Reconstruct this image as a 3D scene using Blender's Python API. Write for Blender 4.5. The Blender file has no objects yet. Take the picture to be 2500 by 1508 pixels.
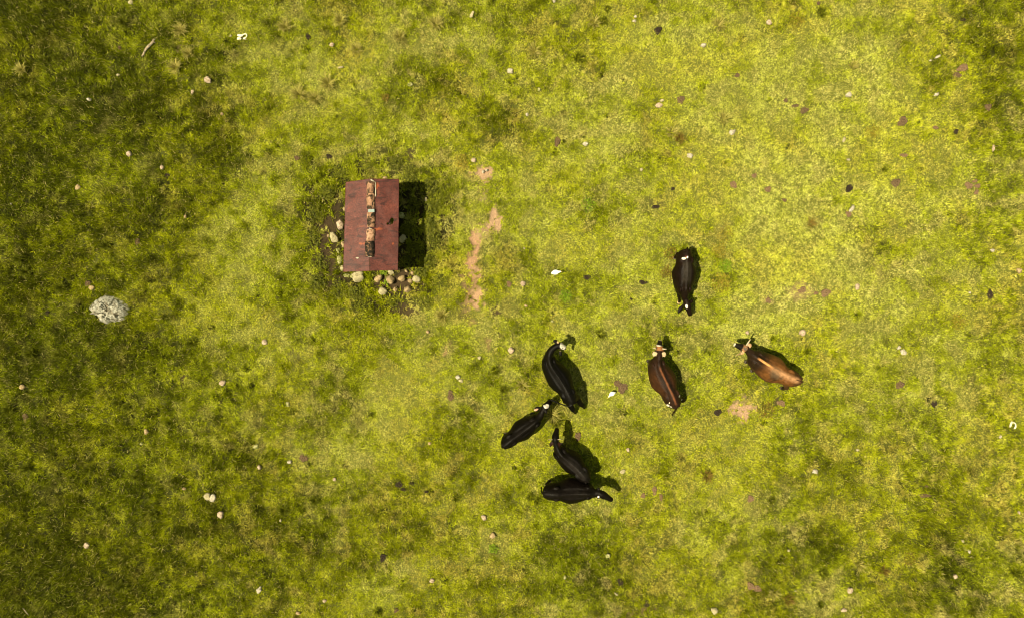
import bpy, math, random, re
import numpy as np
from mathutils import Vector

scene = bpy.context.scene
COL = scene.collection
R = math.radians

# ------------------------------------------------------------------ camera, sky, sun, exposure
CAMH = 24.0
PPM = 70.0                                   # photo pixels per metre on the ground
cam_d = bpy.data.cameras.new("camera")
cam = bpy.data.objects.new("camera", cam_d)
cam.location = (0, 0, CAMH)
cam.rotation_euler = (0, 0, 0)
cam_d.sensor_fit = 'HORIZONTAL'
cam_d.angle = 2 * math.atan((1250 / PPM) / CAMH)
cam_d.clip_start = 0.1
cam_d.clip_end = 3000
COL.objects.link(cam)
scene.camera = cam

SUN_EL = 65.0
SHX, SHY = 33.0, 9.0                          # direction in which shadows fall (x right, y up)
_l = math.hypot(SHX, SHY)
sd = Vector((-SHX / _l * math.cos(R(SUN_EL)), -SHY / _l * math.cos(R(SUN_EL)), math.sin(R(SUN_EL))))
world = bpy.data.worlds.new("World")
scene.world = world
world.use_nodes = True
wn = world.node_tree
for n in list(wn.nodes):
    wn.nodes.remove(n)
wo = wn.nodes.new('ShaderNodeOutputWorld')
bg = wn.nodes.new('ShaderNodeBackground')
sky = wn.nodes.new('ShaderNodeTexSky')
sky.sky_type = 'NISHITA'
sky.sun_disc = False
sky.sun_elevation = R(SUN_EL)
sky.sun_rotation = math.atan2(sd.x, sd.y)
bg.inputs['Strength'].default_value = 0.085
wb = wn.nodes.new('ShaderNodeMix'); wb.data_type = 'RGBA'; wb.blend_type = 'MULTIPLY'; wb.inputs[0].default_value = 1.0
wb.inputs[7].default_value = (1.0, 0.81, 0.38, 1)      # the photograph's warm white balance
wn.links.new(sky.outputs[0], wb.inputs[6]); wn.links.new(wb.outputs[2], bg.inputs[0])
wn.links.new(bg.outputs[0], wo.inputs[0])
sun_d = bpy.data.lights.new("sun", 'SUN')
sun_d.energy = 4.8
sun_d.angle = R(0.5)
sun_d.color = (1.0, 0.885, 0.60)
sun = bpy.data.objects.new("sun", sun_d)
sun.rotation_euler = sd.to_track_quat('Z', 'Y').to_euler()
sun.location = (-20, -5, 30)
COL.objects.link(sun)
scene.view_settings.view_transform = 'Standard'
scene.view_settings.look = 'None'
scene.view_settings.gamma = 1.0
scene.view_settings.exposure = 0.97
scene.cycles.pixel_filter_type = 'BLACKMAN_HARRIS'
scene.cycles.filter_width = 1.05

rng = np.random.default_rng(11)

# ------------------------------------------------------------------ helpers
def T(px, py, h=0.0):
    """photo pixel + height above the pasture -> world x, y"""
    k = (CAMH - h) / CAMH / PPM
    return (px - 1250) * k, -(py - 754) * k

def P(px, py, h=0.0):
    x, y = T(px, py, h)
    return Vector((x, y, h))

def _hash(ix, iy, seed):
    h = (ix * 374761393 + iy * 668265263 + seed * 1442695041) & 0xFFFFFFFF
    h = ((h ^ (h >> 13)) * 1274126177) & 0xFFFFFFFF
    h = (h ^ (h >> 16)) & 0xFFFFFF
    return h / float(0xFFFFFF)

def vn(x, y, f, seed=0):
    a = 0.6 + seed * 1.3
    u = (x * math.cos(a) - y * math.sin(a)) * f + 1000.3
    v = (x * math.sin(a) + y * math.cos(a)) * f + 1000.7
    iu = np.floor(u).astype(np.int64); iv = np.floor(v).astype(np.int64)
    fu = u - iu; fv = v - iv
    fu = fu * fu * (3 - 2 * fu); fv = fv * fv * (3 - 2 * fv)
    a00 = _hash(iu, iv, seed); a10 = _hash(iu + 1, iv, seed)
    a01 = _hash(iu, iv + 1, seed); a11 = _hash(iu + 1, iv + 1, seed)
    return (a00 * (1 - fu) + a10 * fu) * (1 - fv) + (a01 * (1 - fu) + a11 * fu) * fv

def fbm(x, y, f, o=4, seed=0, g=0.5):
    s = 0; a = 1; t = 0
    for i in range(o):
        s = s + a * vn(x, y, f * 2 ** i, seed + i * 7); t += a; a *= g
    return s / t

def smooth(a, b, x):
    t = np.clip((x - a) / (b - a), 0, 1)
    return t * t * (3 - 2 * t)

def tag(o, label=None, cat=None, group=None, kind=None):
    if label: o['label'] = label
    if cat: o['category'] = cat
    if group: o['group'] = group
    if kind: o['kind'] = kind
    return o

def mesh_obj(name, verts, faces, mat, parent=None, smooth_=True, loc=None):
    me = bpy.data.meshes.new(name)
    me.from_pydata([tuple(v) for v in verts], [], faces)
    if smooth_:
        me.polygons.foreach_set('use_smooth', [True] * len(me.polygons))
    me.update()
    if mat: me.materials.append(mat)
    o = bpy.data.objects.new(name, me)
    COL.objects.link(o)
    if loc is not None: o.location = loc
    if parent is not None: o.parent = parent
    return o

def empty(name, loc):
    e = bpy.data.objects.new(name, None)
    e.location = loc
    e.empty_display_size = 0.2
    COL.objects.link(e)
    return e

def child_world(o, parent):
    """parent o (mesh in world coordinates) to an empty that only has a location"""
    o.parent = parent
    o.matrix_parent_inverse.identity()
    off = Vector(parent.location)
    me = o.data
    n = len(me.vertices)
    a = np.empty(n * 3, np.float32); me.vertices.foreach_get('co', a)
    a = a.reshape(-1, 3) - np.array(off, np.float32)
    me.vertices.foreach_set('co', a.ravel()); me.update()
    return o

def origin_to(o, loc):
    """move a world-space mesh's origin to loc"""
    me = o.data; n = len(me.vertices)
    a = np.empty(n * 3, np.float32); me.vertices.foreach_get('co', a)
    a = a.reshape(-1, 3) - np.array(loc, np.float32)
    me.vertices.foreach_set('co', a.ravel()); me.update()
    o.location = loc
    return o

# ------------------------------------------------------------------ materials
def new_mat(name):
    m = bpy.data.materials.new(name)
    m.use_nodes = True
    nt = m.node_tree
    b = nt.nodes['Principled BSDF']
    return m, nt, b

def ramp(nt, stops):
    r = nt.nodes.new('ShaderNodeValToRGB')
    e = r.color_ramp.elements
    while len(e) < len(stops): e.new(0.5)
    for i, (p, c) in enumerate(stops):
        e[i].position = p; e[i].color = (*c, 1)
    return r

def noise(nt, scale, detail=6, rough=0.6, vec=None, dist=0.0):
    n = nt.nodes.new('ShaderNodeTexNoise')
    n.inputs['Scale'].default_value = scale
    n.inputs['Detail'].default_value = detail
    n.inputs['Roughness'].default_value = rough
    n.inputs['Distortion'].default_value = dist
    if vec is not None: nt.links.new(vec, n.inputs['Vector'])
    return n

def bump(nt, b, h, dist, strength=1.0):
    bp = nt.nodes.new('ShaderNodeBump')
    bp.inputs['Distance'].default_value = dist
    bp.inputs['Strength'].default_value = strength
    nt.links.new(h, bp.inputs['Height'])
    nt.links.new(bp.outputs[0], b.inputs['Normal'])

def coords(nt):
    g = nt.nodes.new('ShaderNodeNewGeometry')
    return g.outputs['Position']

def noise_mat(name, stops, scale=8, detail=8, rough=0.9, bdist=0.01, spec=0.2, dist=0.4, nrough=0.65):
    m, nt, b = new_mat(name)
    v = coords(nt)
    n = noise(nt, scale, detail, nrough, v, dist)
    r = ramp(nt, stops)
    nt.links.new(n.outputs['Fac'], r.inputs[0])
    nt.links.new(r.outputs[0], b.inputs['Base Color'])
    b.inputs['Roughness'].default_value = rough
    b.inputs['Specular IOR Level'].default_value = spec
    bump(nt, b, n.outputs['Fac'], bdist)
    return m

def mixc(nt, fac, a, b, blend='MIX'):
    m = nt.nodes.new('ShaderNodeMix'); m.data_type = 'RGBA'; m.blend_type = blend
    for s, v in ((0, fac), (6, a), (7, b)):
        if hasattr(v, 'links') or hasattr(v, 'is_linked'):
            nt.links.new(v, m.inputs[s])
        elif s == 0: m.inputs[0].default_value = v
        else: m.inputs[s].default_value = (*v, 1)
    return m.outputs[2]

# ground
M_ground, nt, b = new_mat('ground')
at = nt.nodes.new('ShaderNodeAttribute'); at.attribute_name = 'tint'
v = coords(nt)
n1 = noise(nt, 28, 8, 0.75, v, 0.3)
r1 = ramp(nt, [(0.30, (0.35, 0.33, 0.32)), (0.5, (0.95, 0.95, 0.95)), (0.72, (1.7, 1.65, 1.5))])
nt.links.new(n1.outputs['Fac'], r1.inputs[0])
c = mixc(nt, 1.0, at.outputs['Color'], r1.outputs[0], 'MULTIPLY')
nt.links.new(c, b.inputs['Base Color'])
b.inputs['Roughness'].default_value = 0.95
b.inputs['Specular IOR Level'].default_value = 0.1
bump(nt, b, n1.outputs['Fac'], 0.03)

# grass
M_grass, nt, b = new_mat('grass_blades')
at = nt.nodes.new('ShaderNodeAttribute'); at.attribute_name = 'tint'
nt.links.new(at.outputs['Color'], b.inputs['Base Color'])
b.inputs['Roughness'].default_value = 0.55
b.inputs['Specular IOR Level'].default_value = 0.09
tr = nt.nodes.new('ShaderNodeBsdfTranslucent')
nt.links.new(at.outputs['Color'], tr.inputs[0])
mx = nt.nodes.new('ShaderNodeMixShader'); mx.inputs[0].default_value = 0.28
nt.links.new(b.outputs[0], mx.inputs[1]); nt.links.new(tr.outputs[0], mx.inputs[2])
nt.links.new(mx.outputs[0], nt.nodes['Material Output'].inputs[0])

# coat (cattle), colours in the attribute
M_coat, nt, b = new_mat('cattle_coat')
at = nt.nodes.new('ShaderNodeAttribute'); at.attribute_name = 'tint'
v = coords(nt)
n1 = noise(nt, 9, 5, 0.6, v, 0.6)
r1 = ramp(nt, [(0.3, (0.6, 0.58, 0.56)), (0.7, (1.35, 1.3, 1.25))])
nt.links.new(n1.outputs['Fac'], r1.inputs[0])
c = mixc(nt, 1.0, at.outputs['Color'], r1.outputs[0], 'MULTIPLY')
nt.links.new(c, b.inputs['Base Color'])
b.inputs['Roughness'].default_value = 0.42
b.inputs['Specular IOR Level'].default_value = 0.085
rr2 = nt.nodes.new('ShaderNodeMapRange'); rr2.inputs[1].default_value = .3; rr2.inputs[2].default_value = .7; rr2.inputs[3].default_value = .34; rr2.inputs[4].default_value = .62
nt.links.new(n1.outputs['Fac'], rr2.inputs[0]); nt.links.new(rr2.outputs[0], b.inputs['Roughness'])
n2 = noise(nt, 60, 4, 0.6, v, 0.2)
ad = nt.nodes.new('ShaderNodeMath'); ad.operation = 'ADD'
nt.links.new(n1.outputs['Fac'], ad.inputs[0]); nt.links.new(n2.outputs['Fac'], ad.inputs[1])
bump(nt, b, ad.outputs[0], 0.008)

def flat_mat(name, col, rough=0.6, spec=0.3, var=0.25, scale=25):
    lo = tuple(c * (1 - var) for c in col); hi = tuple(min(0.95, c * (1 + var)) for c in col)
    return noise_mat(name, [(0.3, lo), (0.7, hi)], scale, 5, rough, 0.003, spec)

M_horn = flat_mat('horn', (0.22, 0.14, 0.08), 0.45, 0.4)
M_paleh = flat_mat('pale_horn', (0.36, 0.29, 0.20), 0.45, 0.4)
M_eye = flat_mat('eye', (0.01, 0.008, 0.006), 0.15, 0.6)
M_hoof = flat_mat('hoof', (0.05, 0.04, 0.03), 0.6, 0.3)
M_hooft = flat_mat('tan_hoof', (0.50, 0.36, 0.18), 0.6, 0.3)
M_egret = flat_mat('egret_feather', (0.86, 0.86, 0.83), 0.8, 0.2, 0.04)
M_beak = flat_mat('beak', (0.75, 0.55, 0.18), 0.5, 0.3)
M_leg = flat_mat('egret_leg', (0.30, 0.28, 0.12), 0.6, 0.3)
M_wood = noise_mat('weathered_wood', [(0.3, (0.07, 0.05, 0.035)), (0.7, (0.20, 0.16, 0.12))], 14, 6, 0.9, 0.004)
M_bone = noise_mat('bone', [(0.3, (0.50, 0.40, 0.26)), (0.6, (0.78, 0.72, 0.55))], 40, 4, 0.7, 0.004)
STONE = {
 'white': noise_mat('white_stone', [(0.32, (0.15, 0.125, 0.085)), (0.48, (0.34, 0.30, 0.23)), (0.68, (0.52, 0.47, 0.39))], 30, 8, 0.9, 0.02),
 'pale': noise_mat('pale_stone', [(0.30, (0.12, 0.10, 0.05)), (0.48, (0.30, 0.26, 0.15)), (0.7, (0.45, 0.40, 0.25))], 26, 8, 0.9, 0.02),
 'tan': noise_mat('tan_stone', [(0.30, (0.10, 0.07, 0.035)), (0.5, (0.29, 0.21, 0.11)), (0.7, (0.44, 0.34, 0.19))], 22, 8, 0.9, 0.02),
 'pink': noise_mat('pinkish_stone', [(0.32, (0.14, 0.10, 0.066)), (0.5, (0.35, 0.265, 0.19)), (0.66, (0.50, 0.41, 0.31))], 26, 8, 0.9, 0.02),
 'mossy': noise_mat('mossy_stone', [(0.36, (0.07, 0.09, 0.012)), (0.48, (0.20, 0.20, 0.06)), (0.62, (0.36, 0.33, 0.18))], 16, 8, 0.95, 0.02),
}
DUNG = {
 'dark': noise_mat('fresh_dung', [(0.3, (0.009, 0.006, 0.004)), (0.7, (0.034, 0.022, 0.013))], 35, 8, 0.75, 0.02),
 'brown': noise_mat('brown_dung', [(0.3, (0.045, 0.028, 0.014)), (0.7, (0.15, 0.098, 0.056))], 30, 8, 0.95, 0.02),
 'pink': noise_mat('dried_dung', [(0.3, (0.085, 0.052, 0.028)), (0.7, (0.21, 0.135, 0.078))], 30, 8, 0.95, 0.02),
}
# lichened boulder
M_boulder, nt, b = new_mat('lichened_rock')
v = coords(nt)
n1 = noise(nt, 5, 10, 0.75, v, 0.8); n2 = noise(nt, 22, 10, 0.88, v, 0.4)
r1 = ramp(nt, [(0.40, (0.035, 0.03, 0.02)), (0.45, (0.20, 0.185, 0.14)), (0.51, (0.40, 0.39, 0.33)), (0.62, (0.58, 0.58, 0.50))])
nt.links.new(n2.outputs['Fac'], r1.inputs[0])
r2 = ramp(nt, [(0.38, (0.60, 0.53, 0.43)), (0.52, (1.0, 1.0, 1.0))])
nt.links.new(n1.outputs['Fac'], r2.inputs[0])
c = mixc(nt, 1.0, r1.outputs[0], r2.outputs[0], 'MULTIPLY')
nt.links.new(c, b.inputs['Base Color'])
b.inputs['Roughness'].default_value = 0.95; b.inputs['Specular IOR Level'].default_value = 0.1
bump(nt, b, n2.outputs['Fac'], 0.05)

# red roof
M_roof, nt, b = new_mat('red_painted_sheet')
v = coords(nt)
nA = noise(nt, 1.6, 6, 0.6, v, 0.5); nB = noise(nt, 34, 6, 0.85, v, 0.0)
mp = nt.nodes.new('ShaderNodeMapping'); mp.inputs['Scale'].default_value = (1.3, 3.4, 1.0); nt.links.new(v, mp.inputs[0])
nC = noise(nt, 1.6, 6, 0.65, mp.outputs[0], 1.2)
rA = ramp(nt, [(0.32, (0.050, 0.0115, 0.009)), (0.52, (0.072, 0.016, 0.012)), (0.7, (0.098, 0.023, 0.016))])
nt.links.new(nA.outputs['Fac'], rA.inputs[0])
rB = ramp(nt, [(0.38, (0.30, 0.27, 0.27)), (0.5, (1, 1, 1)), (0.62, (2.0, 2.1, 2.1))])
nt.links.new(nB.outputs['Fac'], rB.inputs[0])
rC = ramp(nt, [(0.37, (0.42, 0.40, 0.42)), (0.48, (1, 1, 1)), (0.60, (1, 1, 1)), (0.70, (1.9, 2.2, 2.3))])
nt.links.new(nC.outputs['Fac'], rC.inputs[0])
c = mixc(nt, 0.8, rA.outputs[0], rB.outputs[0], 'MULTIPLY')
c = mixc(nt, 1.0, c, rC.outputs[0], 'MULTIPLY')
at = nt.nodes.new('ShaderNodeAttribute'); at.attribute_name = 'rust'
c = mixc(nt, at.outputs['Fac'], c, (0.24, 0.055, 0.017))
nt.links.new(c, b.inputs['Base Color'])
b.inputs['Roughness'].default_value = 0.62; b.inputs['Specular IOR Level'].default_value = 0.35
bump(nt, b, nB.outputs['Fac'], 0.004)

def tile_mat(name, dark):
    return noise_mat(name, [(0.5 - 0.10 + dark, (0.012, 0.009, 0.006)), (0.5 - 0.03 + dark, (0.06, 0.037, 0.022)), (0.5 + 0.03 + dark, (0.20, 0.105, 0.062)), (0.66 + dark, (0.33, 0.20, 0.13))], 7, 9, 0.9, 0.01, dist=1.2)
M_tile = tile_mat('clay_tile', 0.0)
M_tiled = tile_mat('burnt_clay_tile', 0.09)
M_tilel = tile_mat('pale_clay_tile', -0.08)
M_mortar = flat_mat('white_mortar', (0.30, 0.27, 0.21), 0.9, 0.1)
M_flash = flat_mat('pale_blue_flashing', (0.16, 0.215, 0.21), 0.5, 0.4, 0.1)

# ------------------------------------------------------------------ fields of the pasture
# (px, py, radius x, radius y, amount)  + lusher, - drier
BLOBS = [(275, 255, 95, 70, .55), (530, 320, 60, 150, .42), (150, 640, 170, 260, .18), (290, 850, 120, 70, .42), (120, 950, 140, 120, .25),
 (420, 1020, 90, 70, .35), (260, 1440, 150, 70, .35), (90, 1380, 130, 200, .25), (700, 1280, 150, 110, .42), (600, 1120, 80, 60, .4),
 (780, 985, 120, 60, .42), (870, 990, 50, 60, .25), (1015, 200, 90, 55, .6), (1210, 290, 60, 60, .6), (1300, 25, 70, 45, .35), (1525, 385, 80, 60, .45),
 (1430, 495, 45, 55, .5), (2170, 605, 55, 60, .5), (1900, 120, 60, 50, .0), (1960, 290, 45, 45, .4), (1250, 600, 80, 60, .45), (1390, 700, 80, 60, .45),
 (2440, 210, 90, 130, .5), (2300, 1290, 80, 110, .5), (2270, 1450, 110, 70, .5), (1430, 1380, 130, 90, .4), (950, 1290, 110, 90, .3), (1130, 1000, 60, 120, .25),
 (1270, 780, 70, 60, .25), (760, 60, 60, 60, .2), (150, 100, 160, 120, .25), (60, 30, 60, 60, .3), (900, 60, 80, 50, .1), (1080, 1060, 70, 80, .2),
 (1770, 660, 60, 60, .35), (1650, 620, 50, 70, .25), (1930, 1340, 90, 70, .35), (2080, 1220, 70, 50, .25), (2160, 1020, 90, 60, .2), (1960, 850, 60, 70, .2),
 (400, 520, 90, 120, .18), (60, 480, 80, 80, .3), (1230, 1450, 120, 60, .2), (1520, 1480, 100, 60, .15), (470, 1270, 130, 130, .15), (2330, 100, 120, 80, .3),
 (1420, 240, 60, 40, .25), (1580, 230, 60, 50, .35), (2080, 1330, 140, 90, .15), (1100, 1180, 40, 35, .3), (740, 700, 60, 60, .35), (820, 480, 60, 50, .2),
 # drier / paler
 (1340, 545, 80, 70, -.55), (1850, 520, 130, 110, -.35), (1960, 680, 160, 110, -.45), (980, 960, 90, 80, -.4), (560, 620, 80, 160, -.25), (740, 170, 130, 80, -.35),
 (900, 140, 150, 90, -.25), (1000, 1350, 60, 50, -.35), (1250, 1370, 70, 60, -.3), (640, 480, 90, 90, -.3), (1830, 330, 130, 90, -.3), (1440, 280, 90, 60, -.2),
 (1700, 130, 200, 110, -.25), (2050, 200, 180, 160, -.3), (480, 750, 60, 90, -.15), (640, 900, 80, 120, -.25), (1230, 1060, 60, 50, -.15), (2300, 900, 160, 120, -.15),
 (1560, 600, 60, 120, -.25), (1180, 480, 60, 120, -.2), (1150, 800, 60, 80, -.3), (1700, 1230, 130, 110, -.2), (2440, 1330, 60, 160, -.15), (600, 1330, 60, 90, -.12),
 (420, 120, 90, 60, -.15), (1500, 1180, 90, 60, -.15), (1800, 1050, 100, 60, -.2), (860, 1110, 120, 50, -.3), (2240, 380, 150, 90, -.15), (1930, 560, 430, 330, -.26), (1760, 240, 300, 180, -.12), (620, 560, 140, 240, -.12), (2400, 1350, 200, 250, .10), (2450, 150, 150, 220, .12)]
# bare soil: px, py, rx, ry, angle(deg), strength, kind 0 sandy 1 orange 2 brown
SOIL = [(1163, 575, 14, 30, 0, .6, 0), (1150, 710, 16, 28, 0, .6, 1), (1158, 655, 14, 22, 10, .6, 0), (1190, 560, 18, 24, -15, .6, 0), (1178, 470, 12, 30, 0, .45, 0), (1135, 690, 14, 24, 0, .5, 2), (1179, 424, 21, 18, 0, 1.0, 0), (1207, 535, 12, 24, 0, .95, 0), (1160, 600, 9, 34, 8, .95, 1), (1152, 640, 11, 20, 20, .95, 1), (1172, 556, 20, 10, -20, .55, 1),
 (1148, 681, 20, 12, 0, .7, 1), (1167, 727, 14, 26, 0, .85, 0), (1150, 745, 22, 12, 0, .55, 1), (1209, 762, 14, 16, 20, .75, 2), (1132, 760, 10, 24, 20, .5, 2),
 (1092, 850, 8, 14, -30, .55, 1), (1150, 790, 14, 10, 0, .5, 1), (1198, 835, 8, 16, 0, .5, 1), (1100, 770, 10, 16, 0, .4, 2),
 (1809, 1000, 26, 18, 0, .9, 0), (1815, 972, 24, 10, -15, .5, 0), (1605, 500, 26, 12, -30, .5, 2), (1960, 707, 26, 18, -20, .5, 0), (1930, 719, 16, 14, 0, .5, 0),
 (1876, 733, 12, 10, 0, .5, 0), (440, 110, 20, 12, 70, .4, 0), (1900, 985, 12, 14, 0, .6, 2), (1765, 555, 24, 14, 0, .35, 0), (1590, 1490, 26, 12, 0, .55, 2),
 (1560, 1495, 30, 12, 0, .4, 1), (720, 870, 18, 14, 0, .5, 2), (705, 900, 14, 18, 0, .4, 2), (960, 390, 14, 12, 0, .5, 2), (1002, 375, 12, 22, 0, .6, 2),
 (985, 755, 36, 14, 0, .7, 2), (935, 690, 34, 14, 0, .7, 2), (985, 690, 36, 26, 0, .75, 2), (800, 560, 24, 50, 5, .68, 2), (795, 640, 28, 40, 0, .66, 2), (825, 678, 30, 14, 0, .55, 2), (1010, 520, 30, 60, 0, .5, 2), (1000, 620, 34, 40, 0, .5, 2), (820, 500, 18, 26, 0, .55, 2), (1040, 730, 20, 26, 0, .5, 2), (770, 600, 16, 30, 0, .5, 2),
 (450, 920, 14, 14, 30, .7, 2), (2218, 552, 22, 12, 0, .45, 2), (1515, 1050, 0.1, 0.1, 0, 0, 0), (700, 500, 34, 10, 25, .45, 2), (735, 505, 20, 8, 0, .4, 2), (590, 690, 14, 20, 0, .35, 2),
 (580, 480, 24, 16, 0, .35, 2), (1100, 1310, 0.1, 0.1, 0, 0, 0), (1835, 1250, 22, 18, 0, .3, 1), (1660, 440, 0.1, .1, 0, 0, 0), (2140, 660, 12, 26, 0, .35, 1), (2000, 545, 14, 12, 0, .3, 1)]
SOILC = np.array([(0.33, 0.215, 0.135), (0.30, 0.175, 0.10), (0.050, 0.034, 0.018)])

_hr = np.random.default_rng(77)
HOLLOWS = []
while len(HOLLOWS) < 420:
    _x, _y = _hr.uniform(-18.5, 18.5), _hr.uniform(-11.5, 11.5)
    _X = _x * PPM + 1250
    if _hr.uniform() < (.9 if _X < 420 else .55 if _X < 800 else .22 if _X < 1300 else .12) and vn(np.array([_x]), np.array([_y]), .5, 88)[0] > .32:
        HOLLOWS.append((_x, _y, _hr.uniform(.07, .15)))
def px_of(x, y):
    return x * PPM + 1250, 754 - y * PPM

def fields(x, y):
    X, Y = px_of(x, y)
    wx = X + (fbm(x, y, 0.9, 3, 51) - .5) * 90
    wy = Y + (fbm(x, y, 0.9, 3, 52) - .5) * 90
    macro = 0.55 - 0.44 * smooth(100, 1200, X + 0.12 * Y) + 0.14 * smooth(260, 0, X) + 0.16 * smooth(900, 1500, Y) + 0.10 * smooth(2150, 2500, X)  # long left grass, with lens falloff at the edges painted into the tint
    b_ = np.zeros_like(x)
    for (cx, cy, rx, ry, a) in BLOBS:
        d = ((wx - cx) / rx) ** 2 + ((wy - cy) / ry) ** 2
        b_ += (a if a < 0 else a * (.72 if cx > 1150 else .95)) * np.exp(-d * 0.9)
    L = .15 + macro + b_ * 1.0 + (fbm(x, y, 0.6, 4, 3) - .5) * 0.65 + (fbm(x, y, 1.9, 3, 4) - .5) * 0.70 + (fbm(x, y, 4.2, 3, 6) - .5) * 0.75
    # rough growth round the shelter
    rough = np.exp(-(((wx - 920) / 210) ** 2 + ((wy - 570) / 200) ** 2) ** 1.5)
    left = smooth(1000, 200, X)
    return np.clip(L, -0.35, 1.25), rough, left

def soil(x, y):
    X, Y = px_of(x, y)
    wx = X + (fbm(x, y, 5, 4, 61, .65) - .5) * 46
    wy = Y + (fbm(x, y, 5, 4, 62, .65) - .5) * 46
    s = np.zeros_like(x); col = np.zeros(x.shape + (3,)); wsum = np.zeros_like(x) + 1e-6
    for (cx, cy, rx, ry, an, st, k) in SOIL:
        if st == 0: continue
        ca, sa = math.cos(R(an)), math.sin(R(an))
        dx, dy = wx - cx, -(wy - cy)
        u = (dx * ca + dy * sa) / rx; v_ = (-dx * sa + dy * ca) / ry
        d = np.sqrt(u * u + v_ * v_)
        m = smooth(1.6, 0.8, d) * st
        s = np.maximum(s, m)
        col += m[..., None] * SOILC[k]; wsum += m
    return s, col / wsum[..., None]

def gh(x, y):
    """terrain height"""
    x = np.asarray(x, float); y = np.asarray(y, float)
    h = (fbm(x, y, 0.10, 3, 21) - .5) * 0.22 + (fbm(x, y, 1.1, 3, 22) - .5) * 0.12 + (fbm(x, y, 4.0, 2, 23) - .5) * 0.055
    return h * np.exp(-((np.hypot(x, y) / 60) ** 4))

def ghs(x, y):
    return float(gh(np.array([x]), np.array([y]))[0])

# ------------------------------------------------------------------ ground
def axis(lim, step, far):
    a = np.arange(-lim, lim + step / 2, step)
    out = [lim]
    s = step
    while out[-1] < far:
        s *= 1.35; out.append(out[-1] + s)
    out = np.array(out[1:])
    return np.concatenate([-out[::-1], a, out])
xs = axis(20.0, 0.075, 1200.0); ys = axis(13.0, 0.075, 1200.0)
gx, gy = np.meshgrid(xs, ys)
gx = gx.ravel(); gy = gy.ravel()
gz = gh(gx, gy)
Lf, Rf, LL = fields(gx, gy); Sf, Sc = soil(gx, gy)
gz = gz - 0.03 * smooth(.4, .8, Sf)
dark_h = np.zeros_like(gx)
for (hx, hy, hr) in HOLLOWS:
    near = np.flatnonzero((np.abs(gx - hx) < hr * 2) & (np.abs(gy - hy) < hr * 2))
    e_ = np.exp(-((gx[near] - hx) ** 2 + (gy[near] - hy) ** 2) / hr ** 2); gz[near] -= .05 * e_; dark_h[near] = np.maximum(dark_h[near], e_)
t = np.clip(Lf + dark_h, 0, 1)[:, None]  # ground tint darkened in the hollows, painting in their shade
gcol = (1 - t) * np.array([0.110, 0.118, 0.020]) + t * np.array([0.013, 0.015, 0.002])
sm = smooth(.2, .85, Sf)[:, None]
rm = np.clip(smooth(.15, .6, Rf) * .92, 0, 1)[:, None]
gcol = gcol * (1 - rm) + rm * np.array([.014, .012, .004])
gcol = gcol * (1 - sm) + Sc * sm
far = smooth(24, 30, np.abs(gx))[:, None] + smooth(17, 22, np.abs(gy))[:, None]
far = np.clip(far, 0, 1)
gcol = gcol * (1 - far) + far * np.array([0.085, 0.095, 0.014]) * (0.75 + 0.5 * vn(gx, gy, .3, 9)[:, None])
nx, ny = len(xs), len(ys)
idx = np.arange(nx * ny).reshape(ny, nx)
quads = np.stack([idx[:-1, :-1], idx[:-1, 1:], idx[1:, 1:], idx[1:, :-1]], -1).reshape(-1, 4)
def np_mesh(name, co, loops, per, mat, tint=None, domain='POINT', sm_=True):
    me = bpy.data.meshes.new(name)
    n, f = len(co), len(loops) // per
    me.vertices.add(n); me.vertices.foreach_set('co', co.astype(np.float32).ravel())
    me.loops.add(len(loops)); me.loops.foreach_set('vertex_index', loops.astype(np.int32))
    me.polygons.add(f); me.polygons.foreach_set('loop_start', np.arange(0, len(loops), per, dtype=np.int32))
    try: me.polygons.foreach_set('loop_total', np.full(f, per, dtype=np.int32))
    except Exception: pass
    if sm_: me.polygons.foreach_set('use_smooth', np.ones(f, bool))
    me.update(calc_edges=True)
    if tint is not None:
        a = me.attributes.new('tint', 'FLOAT_COLOR', domain)
        c4 = np.ones((len(tint), 4), np.float32); c4[:, :3] = tint
        a.data.foreach_set('color', c4.ravel())
    me.materials.append(mat)
    o = bpy.data.objects.new(name, me); COL.objects.link(o)
    return o
ground = np_mesh('ground', np.stack([gx, gy, gz], 1), quads.ravel(), 4, M_ground, gcol)
tag(ground, 'green cattle pasture with pale dry patches and bare sandy soil', 'ground', kind='structure')

# ------------------------------------------------------------------ places in words
LANDMARKS = []
def place_words(px, py, skip=()):
    out = []
    for name, lx, ly in LANDMARKS:
        dx, dy = px - lx, py - ly
        d = math.hypot(dx, dy) / PPM
        if d < 0.35: continue
        a = math.degrees(math.atan2(-dy, dx)) % 360
        dirs = ['right of', 'up and right of', 'above', 'up and left of', 'left of', 'down and left of', 'below', 'down and right of']
        w = dirs[int((a + 22.5) // 45) % 8]
        m = round(d * 2) / 2
        ms = ('%d' % m) if m == int(m) else ('%.1f' % m)
        out.append((d, '%s %s %s %s' % (ms, 'metre' if m == 1 else 'metres', w, name)))
    out.sort()
    return [s for _, s in out]
USED = set()
def unique_label(desc, px, py):
    for p in place_words(px, py):
        s = desc + ', ' + p
        if s not in USED and len(re.findall(r'[A-Za-z0-9]+', s)) <= 16:
            USED.add(s); return s
    USED.add(desc); return desc

KEEP_OUT = []    # world x, y, rx, ry, angle : no grass roots here

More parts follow.
